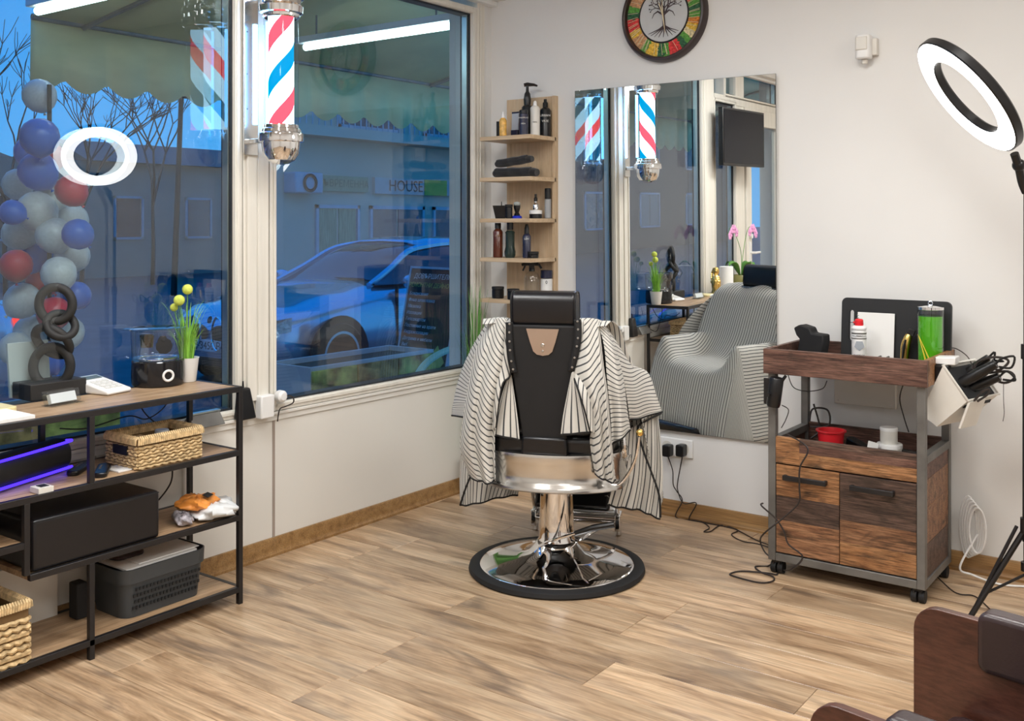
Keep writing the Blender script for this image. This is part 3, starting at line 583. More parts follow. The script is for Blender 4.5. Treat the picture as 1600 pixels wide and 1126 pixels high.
# backrest
Bk=Matrix.Translation((0,-.245,.55))@Matrix.Rotation(R(4),4,'X')
def trap(w0,w1,h,r=0): return [(-w0,0),(w0,0),(w1,h),(-w1,h)]
XZ=Matrix(((1,0,0,0),(0,0,-1,0),(0,1,0,0),(0,0,0,1)))  # (x,y,z)->(x,-z,y)
mk('backrest',MB().prism([(-.17,.02),(.17,.02),(.235,.12),(.245,.36),(.215,.44),(.12,.455),(-.12,.455),(-.215,.44),(-.245,.36),(-.235,.12)],-.115,-.015,Bk@XZ),M['leather'],ch,bevel=.03,seg=4)
mk('back_shell',MB().prism([(-.076,-.03),(.076,-.03),(.098,.14),(.128,.34),(.131,.452),(-.131,.452),(-.128,.34),(-.098,.14)],-.02,.012,Bk@XZ),M['blkmatt'],ch,bevel=.006,seg=3)
mk('shell_foot',MB().prism([(-.09,-.06),(.09,-.06),(.085,.03),(-.085,.03)],-.02,.02,Bk@XZ),M['leather'],ch,bevel=.01)
mk('back_plate',MB().prism([(-.062,.44),(-.048,.39),(-.036,.355),(-.022,.343),(0,.339),(.022,.343),(.036,.355),(.048,.39),(.062,.44)],.0125,.0165,Bk@XZ),mat('satin_bronze',(0.62,0.52,0.46),.33,1,var=.03),ch)
for u,v,r in ((0,.378,.008),(0,.356,.005)): mk('screw',MB().lathe([(r,0),(r*.8,.003),(.0001,.004)],14,Bk@XZ@Matrix.Translation((u,v,.0165))),M['steel'],ch)
# headrest
Hd=Matrix.Translation((0,-.235,1.058))@Matrix.Rotation(R(4),4,'X')
mk('headrest',MB().prism(rrect(.10,.135,.035,6),-.124,.124,Hd@Matrix(((0,0,1,0),(1,0,0,0),(0,1,0,0),(0,0,0,1)))),M['leather'],ch,bevel=.012,seg=3)
mk('headrest_post',MB().box(-.03,.03,-.26,-.235,.94,1.02),M['steel'],ch)
for s in (-1,1):
    mk('headrest_piping',MB().tube([Vector(Hd@Vector((s*.122,x,y))) for x,y in rrect(.095,.13,.035,5)],.0035,6,True),M['blkmatt'],ch)
    mk('armrest',MB().prism(rrect(.060,.26,.028,5,s*.262,.06),.64,.68),M['leather'],ch,bevel=.012,seg=3)
    mk('arm_support',MB().tube(cat([(s*.262,-.04,.66),(s*.275,-.10,.60),(s*.283,-.11,.50),(s*.285,0,.46),(s*.283,.11,.50),(s*.275,.15,.60),(s*.262,.16,.66)],28),.012,8),M['chrome'],ch)
mk('recline_lever',MB().tube(cat([(.20,-.16,.385),(.26,-.17,.39),(.30,-.19,.43),(.335,-.2,.50),(.35,-.2,.585)],18),.006),M['chrome'],ch)
mk('lever_knob',MB().ball((.352,-.2,.60),.014),M['gold'],ch)
# footrest
mk('footrest_frame',MB().tube(cat([(-.165,.18,.40),(-.18,.34,.27),(-.185,.46,.12),(-.185,.50,.05)],14),.010).tube(cat([(.165,.18,.40),(.18,.34,.27),(.185,.46,.12),(.185,.50,.05)],14),.010).cyl((-.19,.50,.055),(.19,.50,.055),.011),M['chrome'],ch)
mk('footrest_plate',MB().box(-.175,.175,.47,.52,.075,.118).box(-.175,.175,.455,.47,.082,.092).box(-.175,.175,.455,.47,.100,.110),M['steel'],ch,bevel=.006)
mk('leg_pad',MB().box(-.165,.165,-.02,.02,-.085,.12,Matrix.Translation((0,.40,.215))@Matrix.Rotation(R(-28),4,'X')),M['leather'],ch,bevel=.015,seg=3)
for s in (-1,1): mk('foot_bracket',MB().box(s*.188-.012,s*.188+.012,.44,.53,.03,.10).cyl((s*.188,.49,0.0),(s*.188,.49,.05),.014),M['chrome'],ch,bevel=.004); mk('pivot_knob',MB().cyl((s*.150,.40,.20),(s*.150,.375,.19),.016),M['chrome'],ch)
# ---- the cape
def stripes():
    m,nt,N,L,b=_nt('striped_cloth'); b.inputs['Roughness'].default_value=.75; b.inputs['Sheen Weight'].default_value=.1
    uv=N.new('ShaderNodeUVMap'); uv.uv_map='uv'; s=N.new('ShaderNodeSeparateXYZ'); L.new(uv.outputs[0],s.inputs[0])
    f=N.new('ShaderNodeMath'); f.operation='FRACT'; L.new(s.outputs['X'],f.inputs[0])
    c=N.new('ShaderNodeMath'); c.operation='COMPARE'; L.new(f.outputs[0],c.inputs[0]); c.inputs[1].default_value=.5; c.inputs[2].default_value=.115
    mi=N.new('ShaderNodeMix'); mi.data_type='RGBA'; L.new(c.outputs[0],mi.inputs['Factor']); mi.inputs['A'].default_value=(.70,.685,.64,1); mi.inputs['B'].default_value=(.055,.06,.065,1)
    L.new(mi.outputs['Result'],b.inputs['Base Color'])
    tl=N.new('ShaderNodeBsdfTranslucent'); L.new(mi.outputs['Result'],tl.inputs[0]); x=N.new('ShaderNodeMixShader'); x.inputs[0].default_value=.12
    L.new(b.outputs[0],x.inputs[1]); L.new(tl.outputs[0],x.inputs[2]); L.new(x.outputs[0],N['Material Output'].inputs[0]); return m
M['cape']=stripes()
cp=thing('barber_cape','white and black pinstriped barber cape draped over the barber chair','cape',CC,CRZ)
CM=WM[cp.name]; CMi=CM.inverted()
def P3(p): return CMi@ond(p[0],p[1],CD0+p[2]-.02-.23*(p[0]-850)/FPX*3.9)
CD0=4.06
cape=MB(); hems=[]; SP=.0172
FW=(CMi.to_3x3()@Vector((-SA,CA,0)))     # away-from-camera direction, local
def panel(rails,n=36,m=28,folds=(),st=(0,1),hem=True,side=(False,False)):
    # rails: list (left..right) of lists of (px,py,dv). folds: (count,amp,phase,growth)
    RL=[cat([P3(p) for p in r],n) for r in rails]
    rows=[];uvs=[]
    wd=sum((RL[i+1][n//2]-RL[i][n//2]).length for i in range(len(RL)-1)); ln=sum((RL[0][i+1]-RL[0][i]).length for i in range(n-1))
    for i in range(n):
        pts=cat([r[i] for r in RL],m) if len(RL)>1 else []
        t=i/(n-1); row=[];uv=[]
        for j,p in enumerate(pts):
            s=j/(m-1); d=0
            for (c,a,ph,g) in folds: d+=a*math.sin(2*math.pi*(c*s)+ph+ (t*1.1))*(t**g)
            edge=min(1,min(s,1-s)*6)
            row.append(p+FW*d*(.35+.65*edge)); k=st[0]*s*wd+st[1]*t*ln+d*.25
            uv.append((k/SP,0))
        rows.append(row);uvs.append(uv)
    cape.grid(rows,uvs)
    if hem: hems.append(rows[-1])
    if side[0]: hems.append([r[0] for r in rows])
    if side[1]: hems.append([r[-1] for r in rows])
# left: over the arm (stripes across), silhouette to the far left
panel([[(764,499,-.14),(738,542,-.02),(719,585,.06),(708,632,.10),(706,649,.11)],[(768,502,-.17),(748,560,-.12),(735,600,-.07),(728,632,-.05),(724,651,-.03)],[(780,510,-.17),(764,560,-.14),(752,600,-.10),(746,632,-.08),(744,652,-.06)]],n=40,m=16,st=(.05,1),folds=((1.0,.004,0,1),))
# left main fall with diagonal folds
panel([[(768,500,-.19),(744,545,-.19),(732,600,-.19),(724,650,-.19),(719,700,-.18),(733,743,-.17)],
       [(776,497,-.24),(760,560,-.26),(750,620,-.27),(744,690,-.26),(756,754,-.25)],
       [(792,497,-.25),(792,560,-.25),(779,620,-.25),(773,680,-.24),(774,751,-.23)]],n=60,m=40,folds=((2.2,.018,.6,.5),(4.5,.005,0,1)),st=(-.72,.72))
# left inner top piece beside neck band down to the inner hem
panel([[(782,500,-.245),(775,560,-.255),(770,620,-.26),(770,672,-.25)],[(795,503,-.25),(797,545,-.25),(797,585,-.25),(786,598,-.265),(780,625,-.27),(774,668,-.26)]],n=36,m=16,st=(-1,.30),folds=((1,.008,0,.5),),hem=False,side=(False,True))
# left inner flap, upright stripes
panel([[(797,580,-.235),(786,610,-.235),(776,650,-.235),(772,679,-.235)],[(799,584,-.235),(804,618,-.235),(809,655,-.235),(812,687,-.235)]],n=24,m=20,st=(1,0),folds=((1.5,.004,0,1),))
# lower left, hanging from arm and front, upright stripes
panel([[(722,690,.02),(718,740,.05),(719,789,.06)],[(745,690,.0),(742,740,.02),(741,787,.04)],[(790,700,.10),(792,735,.12),(780,777,.13)],[(815,710,.2),(815,740,.22),(809,773,.22)]],n=30,m=36,st=(1,.02),folds=((3.5,.010,0,.6),),side=(False,False))
hems.append([P3(p) for p in cat([(736,742,-.03),(727,764,0),(719,789,.05)],10)])
# right main fall
panel([[(906,497,-.25),(902,540,-.25),(898,590,-.26),(925,650,-.25),(922,690,-.24),(930,740,-.22)],
       [(925,497,-.24),(928,560,-.27),(938,620,-.28),(945,690,-.26),(950,752,-.24)],
       [(936,500,-.22),(942,560,-.24),(950,620,-.25),(956,690,-.24),(962,750,-.22)]],n=60,m=32,folds=((2.0,.016,1.0,.5),(5,.004,0,1)),st=(.85,.60))
panel([[(932,498,-.22),(944,540,-.23),(949,600,-.23),(954,650,-.22),(956,694,-.21)],
       [(938,500,-.20),(956,545,-.21),(966,600,-.21),(970,640,-.20),(971,684,-.20)],
       [(942,503,-.17),(962,545,-.15),(974,592,-.13),(980,640,-.13),(985,672,-.12)]],n=50,m=24,folds=((1.2,.010,0,.5),),st=(-.25,.97))
panel([[(906,500,-.25),(905,540,-.25),(896,580,-.25),(904,610,-.285),(915,645,-.285),(922,672,-.28)],[(914,500,-.25),(922,550,-.26),(926,600,-.27),(930,640,-.27),(934,680,-.26)]],n=36,m=14,st=(1,.30),folds=((1,.008,2,.5),),hem=False,side=(True,False))
panel([[(893,582,-.262),(887,612,-.262),(880,648,-.262),(876,679,-.262)],[(896,580,-.262),(906,615,-.262),(915,648,-.262),(921,675,-.262)]],n=24,m=20,st=(1,0),folds=((1.5,.004,0,1),))
# right, over the arm, stripes across
panel([[(940,501,-.17),(962,545,-.13),(974,592,-.10),(980,625,-.08),(984,655,-.06)],[(942,502,-.14),(974,553,-.06),(992,592,-.03),(1000,622,-.02),(1004,652,.0)],[(944,503,-.12),(984,565,.02),(1012,582,.06),(1026,619,.07),(1034,643,.08)]],n=44,m=30,st=(.03,1),folds=((1.5,.008,.5,.6),))
# right lower fall, upright stripes
panel([[(968,680,.02),(960,740,.04),(950,788,.05)],[(988,668,.05),(984,740,.06),(972,793,.08)],[(1006,655,.06),(1004,740,.08),(997,796,.09)],[(1022,646,.07),(1024,730,.06),(1016,804,.06)],[(1028,646,.06),(1036,730,.04),(1032,811,.04)]],n=36,m=44,st=(1,.03),folds=((4,.010,0,.6),))
hems.append([P3(p) for p in cat([(1034,645,.06),(1012,656,.04),(997,668,.03),(1004,700,.03),(1018,738,.03),(1030,774,.03),(1032,808,.04)],30)])
# the front of the cape (faces the mirror): local profile over back, arms, seat and knees
def front():
    prof=[(-.27,1.0,.235),(-.20,1.012,.25),(-.115,.97,.27),(-.06,.86,.30),(.0,.72,.35),(.08,.635,.385),(.18,.62,.40),(.27,.615,.40),(.33,.585,.395),(.36,.50,.39),(.385,.40,.39),(.40,.31,.39),(.405,.22,.39)]
    n=70;m=61; ce_=cat([(0,v,z) for v,z,w in prof],n); ww=cat([(w,0,0) for v,z,w in prof],n)
    rows=[];uv=[]
    for i in range(n):
        t=i/(n-1); r=[];u_=[]
        for j in range(m):
            s=-1+2*j/(m-1); w=ww[i].x; v=ce_[i].y; z=ce_[i].z; u=s*w
            arm=math.exp(-((abs(u)-.272)/.06)**2)
            if -.10<v<.34:
                k=min(1,(v+.10)/.08)*min(1,(.34-v)/.06); z=max(z,z+(.742-z)*arm*k) if z<.742 else z
            if abs(u)>.31: z-=min(.38,(abs(u)-.31)*4.0)*(1 if v>-.05 else .12)
            z=max(z,(.25 if s<0 else .18)+.02*abs(s)) if abs(u)>.31 else z
            v2=v+ (.012*math.sin(s*9+1)+.006*math.sin(s*21))*max(0,t-.62)*2.4
            z2=z+.008*math.sin(s*7+t*6)*(1-arm)
            r.append(Vector((u,v2,z2)))
        acc=[0.0]
        for j in range(1,m): acc.append(acc[-1]+(r[j]-r[j-1]).length)
        c0=acc[m//2]; rows.append(r); uv.append([((a-c0)/SP,0) for a in acc])
    cape.grid(rows,uv); hems.append(rows[-1])
front()
mk('cloth',cape,M['cape'],cp,solid=.0025,sharp=180)
for h in hems:
    if len(h)>3: mk('hem_binding',MB().tube(h,.0042,6),M['blkmatt'],cp)
for L_ in ([(796,503,-.262),(796,530,-.265),(798,558,-.265),(803,582,-.262)],[(902,499,-.262),(903,525,-.265),(899,552,-.265),(892,580,-.262)]):
    q=cat([P3(p) for p in L_],20); X=CMi.to_3x3()@Vector((CA,SA,0))
    nb=MB(); sn=MB(); nb.grid([[p-X*.013-FW*.0,p-FW*.004,p+X*.013] for p in q])
    nbo=mk('neck_band',nb,M['blkmatt'],cp,solid=.003)
    for k in range(6): p=q[1+int(k*3.3)]; mk('snap_stud',MB().lathe([(.0045,0),(.0035,.002),(.0001,.0026)],10,axm(p-FW*.006,-FW)),M['steel'],nbo)

# ================================================================ BACK WALL
# mirror: leans forward a touch and is a hair skew to the wall
MZ0,MZ1,MX0,MX1=.405,2.04,.563,1.596
YAW,PIT=1.2,0.55
Mm=Matrix.Translation((MX0,-.030,MZ0))@Matrix.Rotation(R(YAW),4,'Z')@Matrix.Rotation(R(PIT),4,'X')
mr=thing('wall_mirror','large frameless rectangular wall mirror behind the barber chair','mirror',(MX0,-.006,MZ0)); mr.matrix_world=Mm; WM[mr.name]=Mm
mm=mat('mirror_silver',(0.93,0.95,0.94),0.0,1,var=0)
mk('mirror_glass',MB().box(0,MX1-MX0,-.004,.0,0,MZ1-MZ0),mm,mr,flat=True)
mk('mirror_edge',MB().box(-.001,0,-.004,.001,0,MZ1-MZ0).box(MX1-MX0,MX1-MX0+.001,-.004,.001,0,MZ1-MZ0).box(0,MX1-MX0,-.004,.001,-.001,0).box(0,MX1-MX0,-.004,.001,MZ1-MZ0,MZ1-MZ0+.001),M['greysteel'],mr)
# corner shelf
cs=thing('corner_shelf','light oak wall shelf unit with open shelves in the corner','shelf',(.27,-.12,.70))
mk('back_board',MB().box(.117,.412,-.018,0,.70,2.03),M['oak'],cs,world=True,bevel=.001)
mk('side_board',MB().box(.412,.430,-.030,0,.70,2.03),M['oak'],cs,world=True,bevel=.001)
SZ=[1.819,1.612,1.405,1.207,1.000,.790]
for z in SZ: mk('shelf_board',MB().box(.117,.430,-.25,-.018,z-.020,z),wood('light_oak_shelf',[(0.25,(0.47,0.32,0.19)),(0.5,(0.60,0.44,0.28)),(0.75,(0.68,0.53,0.36))],(2,30,30),.45,.03,.3,.03,.1,fine=.08) if z==SZ[0] else bpy.data.materials['light_oak_shelf'],cs,world=True,bevel=.001)
def Xat(px,y): return ony(px,300,y).x
def bott(name,label,px,y,z,prof,mt,cap=None,capm='blkplastic',group=None,lab=None,cat_='bottle',labm='paper',n=20,txt=None,tm=None,ts=.012):
    x=Xat(px,y); t=thing(name,label,cat_,(x,y,z),CRZ+10,group); t.scale=(1.15,1.15,1.17)
    mk('body',MB().lathe(prof,n),mt,t)
    if cap: mk('cap',MB().lathe(cap,16),M[capm] if isinstance(capm,str) else capm,t)
    if lab: mk('label_band',MB().lathe([(prof[1][0]+.0006,lab[0]),(prof[1][0]+.0006,lab[1])],n,None,False),labm if not isinstance(labm,str) else M[labm],t)
    if txt:
        for i,(s,zz) in enumerate(txt): text('lettering',s,ts,tm or M['ink2'],Matrix.Translation((0,-prof[1][0]-.0015,zz))@Matrix.Rotation(R(90),4,'X'),t,world=False)
    return t
M['ink2']=mat('print_white',(.7,.7,.68),.6)
def cylp(r,h,b=.003): return [(r-b,0),(r,b),(r,h-b),(r-b,h)]
def neck(r,h,rn,hs=.012): return [(r-.003,0),(r,.003),(r,h),(r*.8,h+hs*.6),(rn,h+hs),(rn,h+hs+.006)]
amber=mat('amber_label',(.75,.42,.10),.4,var=.4,sc=60); dkb=mat('dark_blue_bottle',(.02,.022,.05),.25); brn=mat('brown_glass',(.10,.025,.012),.15); dgn=mat('dark_green_glass',(.02,.035,.03),.12)
z=SZ[0]; Y1=-.19
mk('small_carton',MB().box(-.016,.016,-.014,.014,0,.082,Matrix.Translation((Xat(780,-.17),-.165,z))@Matrix.Rotation(R(30),4,'Z')),M['blkmatt'],label='small black carton at the left end of top shelf',cat_='box')
bott('dropper_bottle','small amber labelled dropper bottle with white tip on top shelf',786,-.215,z,neck(.0165,.068,.007),amber,[(.008,.080),(.008,.092),(.004,.094),(.003,.108)],'white')
x=Xat(802,-.17); t=thing('squeeze_tube','clear and purple squeeze tube standing behind the amber dropper bottle','tube',(x,-.15,z))
mk('body',MB().add([(-.020,-.012,0),(.020,-.012,0),(.020,.012,0),(-.020,.012,0),(-.022,-.002,.125),(.022,-.002,.125),(.022,.002,.125),(-.022,.002,.125)],[(3,2,1,0),(4,5,6,7),(0,1,5,4),(1,2,6,5),(2,3,7,6),(3,0,4,7)]),mat('frosted_tube',(.42,.45,.50),.25),t,bevel=.003)
mk('purple_band',MB().box(-.021,.021,-.0135,.0135,.0,.035).box(-.023,.023,-.003,.003,.118,.128),dkb,t,bevel=.002)
bott('dark_bottle','dark blue bottle with fine pale lettering, middle of top shelf',818,-.185,z,cylp(.021,.095),dkb,[(.019,.095),(.019,.108),(.017,.11)],'blkplastic',txt=[('SHAMPOO',.075),('MEN',.05)],ts=.009)
bp_=bott('pump_bottle','tall black pump dispenser bottle, tallest on top shelf',824,-.095,z,neck(.025,.13,.012),M['blkplastic'])
mk('pump_collar',MB().lathe([(.015,.14),(.017,.165),(.013,.19),(.007,.20),(.006,.225)],16),M['blkplastic'],bp_)
mk('pump_head',MB().tube([(-.015,0,.228),(.0,0,.231),(.03,0,.229),(.045,0,.224)],[.008,.009,.006,.004],8),M['blkplastic'],bp_)
bott('white_bottle','slim white bottle with white nozzle on top shelf',836,-.13,z,neck(.021,.120,.008),M['offwhite'],[(.009,.132),(.007,.148),(.003,.152)],'white',txt=[('care',.06)],tm=M['ink'],ts=.010)
bott('spray_bottle','black round spray bottle with blue emblem at right end of top shelf',852,-.05,z,neck(.0245,.115,.010,.014),M['blkplastic'],[(.011,.13),(.011,.150),(.007,.153),(.007,.165)],'blkmatt',txt=[('URBAN',.092),('VR3E',.068)],ts=.014)
# towels
tw=mat('black_towel',(.012,.012,.014),.95,bump=.6,bsc=300,sheen=.3)
def towel(x0,x1,y,z,r,lab,sq=.62):
    L=x1-x0; mb=MB(); pts=cat([(x0+L*k/10,y+.002*math.sin(k*2),z+r*sq+(.0022*k if 'upper' in lab else 0)+.001*math.sin(k*1.7)) for k in range(11)],26)
    mb.tube(pts,[r*(.75+.25*min(1,min(k,25-k)/2.5)) for k in range(26)],14,flat=sq); mb.tube([p+Vector((0,-r*.55,r*.12)) for p in pts[2:-2]],r*.55,8)
    mk('rolled_towel',mb,tw,label=lab,cat_='towel')
z=SZ[1]
towel(Xat(763,-.2),Xat(846,-.1),-.14,z,.040,'lower black rolled towel with small white print on second shelf')
towel(Xat(771,-.2),Xat(826,-.2),-.17,z+.050,.032,'upper black rolled towel lying on another towel')
text('towel_print','BC',.02,M['ink2'],Matrix.Translation((Xat(838,-.215),-.2115,z+.024))@Matrix.Rotation(R(90),4,'X')) if False else None
z=SZ[2]
x=Xat(782,-.18); t=thing('square_bowl','black tapered square mixing bowl on third shelf','bowl',(x,-.17,z),20)
mk('body',MB().add([(-.025,-.025,0),(.025,-.025,0),(.025,.025,0),(-.025,.025,0),(-.037,-.037,.066),(.037,-.037,.066),(.037,.037,.066),(-.037,.037,.066),(-.033,-.033,.064),(.033,-.033,.064),(.033,.033,.064),(-.033,.033,.064),(-.022,-.022,.006),(.022,-.022,.006),(.022,.022,.006),(-.022,.022,.006)],[(3,2,1,0),(0,1,5,4),(1,2,6,5),(2,3,7,6),(3,0,4,7),(4,5,9,8),(5,6,10,9),(6,7,11,10),(7,4,8,11),(8,9,13,12),(9,10,14,13),(10,11,15,14),(11,8,12,15),(12,13,14,15)]),M['blkplastic'],t)
mk('brush_handle',MB().tube([(.0,.0,.02),(.012,-.02,.105)],[.005,.002],6),M['blkplastic'],label='thin black brush handle standing in the square bowl',cat_='brush').location=(x,-.17,z)
x=Xat(806,-.2); t=thing('shaving_brush','black shaving brush with pale bristles on blue base','brush',(x,-.19,z))
mk('handle',MB().lathe([(.014,.01),(.016,.018),(.009,.03),(.013,.042),(.017,.055),(.017,.066)],18),M['blkplastic'],t); mk('bristles',MB().lathe([(.015,.066),(.018,.074),(.014,.082),(.0001,.085)],18),mat('grey_bristle',(.35,.38,.36),.9,bump=.8,bsc=300),t)
mk('blue_base',MB().lathe([(.024,0),(.025,.010),(.020,.014),(.0001,.014)],20),mat('blue_base',(.01,.03,.5),.3),t)
bott('dark_jar','short dark jar with black lid beside the shaving brush',795,-.215,z,cylp(.016,.050),M['blkplastic'],[(.017,.05),(.017,.06)],'blkmatt',cat_='jar')
t=bott('cream_jar','white lidded dark cream jar carrying a small dropper bottle',837,-.10,z,cylp(.028,.020),M['blkplastic'],[(.029,.020),(.029,.034),(.027,.036)],'white',cat_='jar')
bott('serum_bottle','tiny chrome and brown serum bottle standing on cream jar',837,-.10,z+.042,neck(.013,.020,.006),M['chrome'],[(.008,.038),(.008,.052),(.005,.056),(.005,.07)],'blkplastic')
bott('tall_canister','slim grey canister with black cap at right of third shelf',856,-.045,z,cylp(.0145,.085),mat('grey_label',(.35,.36,.37),.4),[(.014,.086),(.014,.130),(.012,.132)],'blkplastic')
z=SZ[3]
bott('brown_bottle','brown glass bottle with square black cap on fourth shelf',778,-.2,z,neck(.0215,.112,.012),brn,[(.014,.126),(.014,.148),(.013,.150)],'blkplastic',txt=[('LOV',.095)],tm=mat('bronze_print',(.4,.22,.1),.5),ts=.012)
bott('flask_bottle','green bulbous bottle with chrome shoulder and tall black cap',797,-.2,z,[(.020,0),(.024,.012),(.025,.026),(.020,.048),(.020,.105),(.022,.11),(.014,.118)],dgn,[(.014,.120),(.0145,.165),(.013,.167)],'blkplastic')
bott('spray_flask','slim black brown spray bottle, third bottle on fourth shelf',823,-.17,z,neck(.0185,.092,.010),dkb,[(.011,.104),(.010,.128),(.007,.14),(.006,.145)],'blkplastic',txt=[('LOV',.082)],ts=.011)
bott('flat_tin','flat black tin in front of spray bottle on fourth shelf',833,-.165,z,cylp(.024,.018),M['blkplastic'],[(.0245,.018),(.0245,.027),(.023,.028)],'blkmatt',cat_='tin')
z=SZ[4]
t=bott('trigger_sprayer','clear spray bottle with black trigger head on fifth shelf',831,-.11,z,neck(.034,.09,.013,.03),M['clear'],[(.013,.118),(.013,.134)],'blkplastic')
mk('trigger_head',MB().tube([(-.045,0,.145),(-.02,0,.152),(.03,0,.150)],[.006,.010,.009],8).tube([(-.028,0,.145),(-.04,0,.12)],.004,6).box(-.012,.012,-.010,.010,.13,.15).tube([(.03,0,.15),(.042,0,.13)],.005,6),M['blkplastic'],t)
bott('white_can','white can with dark blue lid and oval emblem, right end of fifth shelf',854,-.05,z,cylp(.0265,.085),M['white'],[(.027,.088),(.027,.120),(.025,.122)],dkb,txt=[('0',.07)],tm=dkb,ts=.02)
bott('black_tin','round black tin at left end of fifth shelf',778,-.2,z,cylp(.027,.040),M['blkplastic'],[(.0275,.040),(.0275,.05),(.026,.051)],'blkmatt',cat_='tin')
bott('black_tin','round black tin half hidden by the headrest',802,-.225,z,cylp(.026,.036),M['blkplastic'],[(.0265,.036),(.0265,.045),(.025,.046)],'blkmatt',cat_='tin')
z=SZ[5]
mk('black_hat',MB().lathe([(.07,0),(.075,.02),(.07,.05),(.05,.075),(.0001,.085)],24,Matrix.Translation((Xat(806,-.15),-.16,z+.0))),M['blkmatt'],label='black rounded cap with pale print below fifth shelf',cat_='hat')
# wall clock
ck=thing('wall_clock','round wall clock with dark rim, tree picture and coloured spice ring','clock',(1.042,0,2.146))
A=Matrix.Translation((1.042,0,2.366))@Matrix.Rotation(R(90),4,'X')  # local z -> -y
mk('rim',MB().lathe([(.222,0),(.222,.028),(.214,.042),(.205,.044),(.200,.040),(.198,.020)],72,A),mat('dark_wood_rim',(.035,.02,.018),.35,var=.3),ck,world=True)
mk('dial',MB().lathe([(.20,.004),(.20,.018),(.0001,.018)],64,A),M['ink'],ck,world=True)
mk('centre_disc',MB().lathe([(.128,.018),(.126,.022),(.0001,.022)],64,A),mat('grey_disc',(.52,.53,.53),.5,var=.05),ck,world=True)
mk('centre_ring',MB().torus(.128,.003,64,6,A@Matrix.Translation((0,0,.022))),M['ink'],ck,world=True)
cols=[(.62,.04,.04),(.60,.20,.03),(.70,.45,.06),(.10,.30,.05),(.03,.12,.05),(.55,.30,.15),(.50,.10,.10),(.70,.60,.35)]
mcs=[mat('spice_%d'%i if False else 'spice_colour',c,.7,var=.4,sc=90,bump=.6,bsc=200) for i,c in enumerate(cols)]
seq=[4,3,0,0,1,2,4,6,6,3,1,1,3,4,5,5,3,4,0,0,2,5,5,3,2,2,4,3,0,0,4,3,7,2,1,3]
random.seed(11)
for k,c in enumerate(seq):
    a0=2*math.pi*k/len(seq); a1=2*math.pi*(k+1)/len(seq); mb=MB()
    for q in range(7):
        a=random.uniform(a0,a1); r=random.uniform(.140,.188); mb.ball((r*math.cos(a),r*math.sin(a),.020),.0085,1.3,.9,.6,7,4,A)
    ri,ro=.134,.196; mb.add([A@Vector((ri*math.cos(a0),ri*math.sin(a0),.021)),A@Vector((ro*math.cos(a0),ro*math.sin(a0),.021)),A@Vector((ro*math.cos(a1),ro*math.sin(a1),.021)),A@Vector((ri*math.cos(a1),ri*math.sin(a1),.021))],[(0,1,2,3)])
    mk('spice_segment',mb,mcs[c],ck,world=True)
mb=MB()
for k in range(48):
    a=random.uniform(0,6.283); mb.tube([A@Vector((.136*math.cos(a),.136*math.sin(a),.027)),A@Vector((.19*math.cos(a+.05),.19*math.sin(a+.05),.027))],.0011,4)
mk('straw_lines',mb,mat('straw',(.7,.62,.4),.6),ck,world=True,kind='stuff')
mb=MB(); random.seed(5)
def tb(p,d,L,r,dep):
    q=p+d*L; mb.tube([A@Vector((p.x,p.y,.024)),A@Vector((q.x,q.y,.024))],[r,r*.7],5)
    if dep==0:
        mb.ball((q.x,q.y,.024),.0035,1,1,.5,6,4,A); return
    for s in (-1,0,1) if dep>2 else (-1,1):
        th=s*random.uniform(.4,.75)+random.uniform(-.12,.12); nd=Vector((d.x*math.cos(th)-d.y*math.sin(th),d.x*math.sin(th)+d.y*math.cos(th),0)); tb(q,nd,L*random.uniform(.66,.8),r*.62,dep-1)
tb(Vector((.005,-.055,0)),Vector((-.05,1,0)).normalized(),.052,.0075,4)
for s in (-1,1): mb.tube([A@Vector((x,y,.024)) for x,y in ((0,.0),(s*.03,.02),(s*.05,.01),(s*.06,-.01))],[.005,.004,.002,.001],5)
for k in range(9):
    a=-1.57+(k-4)*.30; mb.tube([A@Vector((.004,-.05,.024)),A@Vector((.03*math.cos(a)+.004,-.062+.01*math.sin(a),.024)),A@Vector((.085*math.cos(a),-.07+.035*math.sin(a),.024))],[.004,.0025,.001],5)
mk('tree_picture',mb,mat('tree_ink',(.06,.04,.045),.6),ck,world=True)
mk('hands',MB().tube([A@Vector((-.004,.07,.03)),A@Vector((.0,.0,.03)),A@Vector((.012,-.085,.03))],[.001,.0035,.001],6).tube([A@Vector((0,0,.031)),A@Vector((-.020,.06,.031))],[.004,.002],6),mat('pale_gold_hands',(.8,.68,.45),.4,.3),ck,world=True)
# motion sensor
s_=thing('motion_sensor','small white motion sensor box on the wall right of the clock','sensor',(1.985,-.03,2.06))
mk('housing',MB().prism(rrect(.062,.058,.018,5,1.985,-.040),2.065,2.165),M['white'],s_,world=True,bevel=.006)
mk('lens',MB().prism(rrect(.050,.02,.009,5,1.982,-.064),2.10,2.155),M['offwhite'],s_,world=True,bevel=.003)
mk('bracket',MB().box(2.0,2.035,-.03,0,2.08,2.15).lathe([(.012,0),(.014,.02)],12,Matrix.Translation((1.985,-.03,2.045))),M['offwhite'],s_,world=True,bevel=.003)
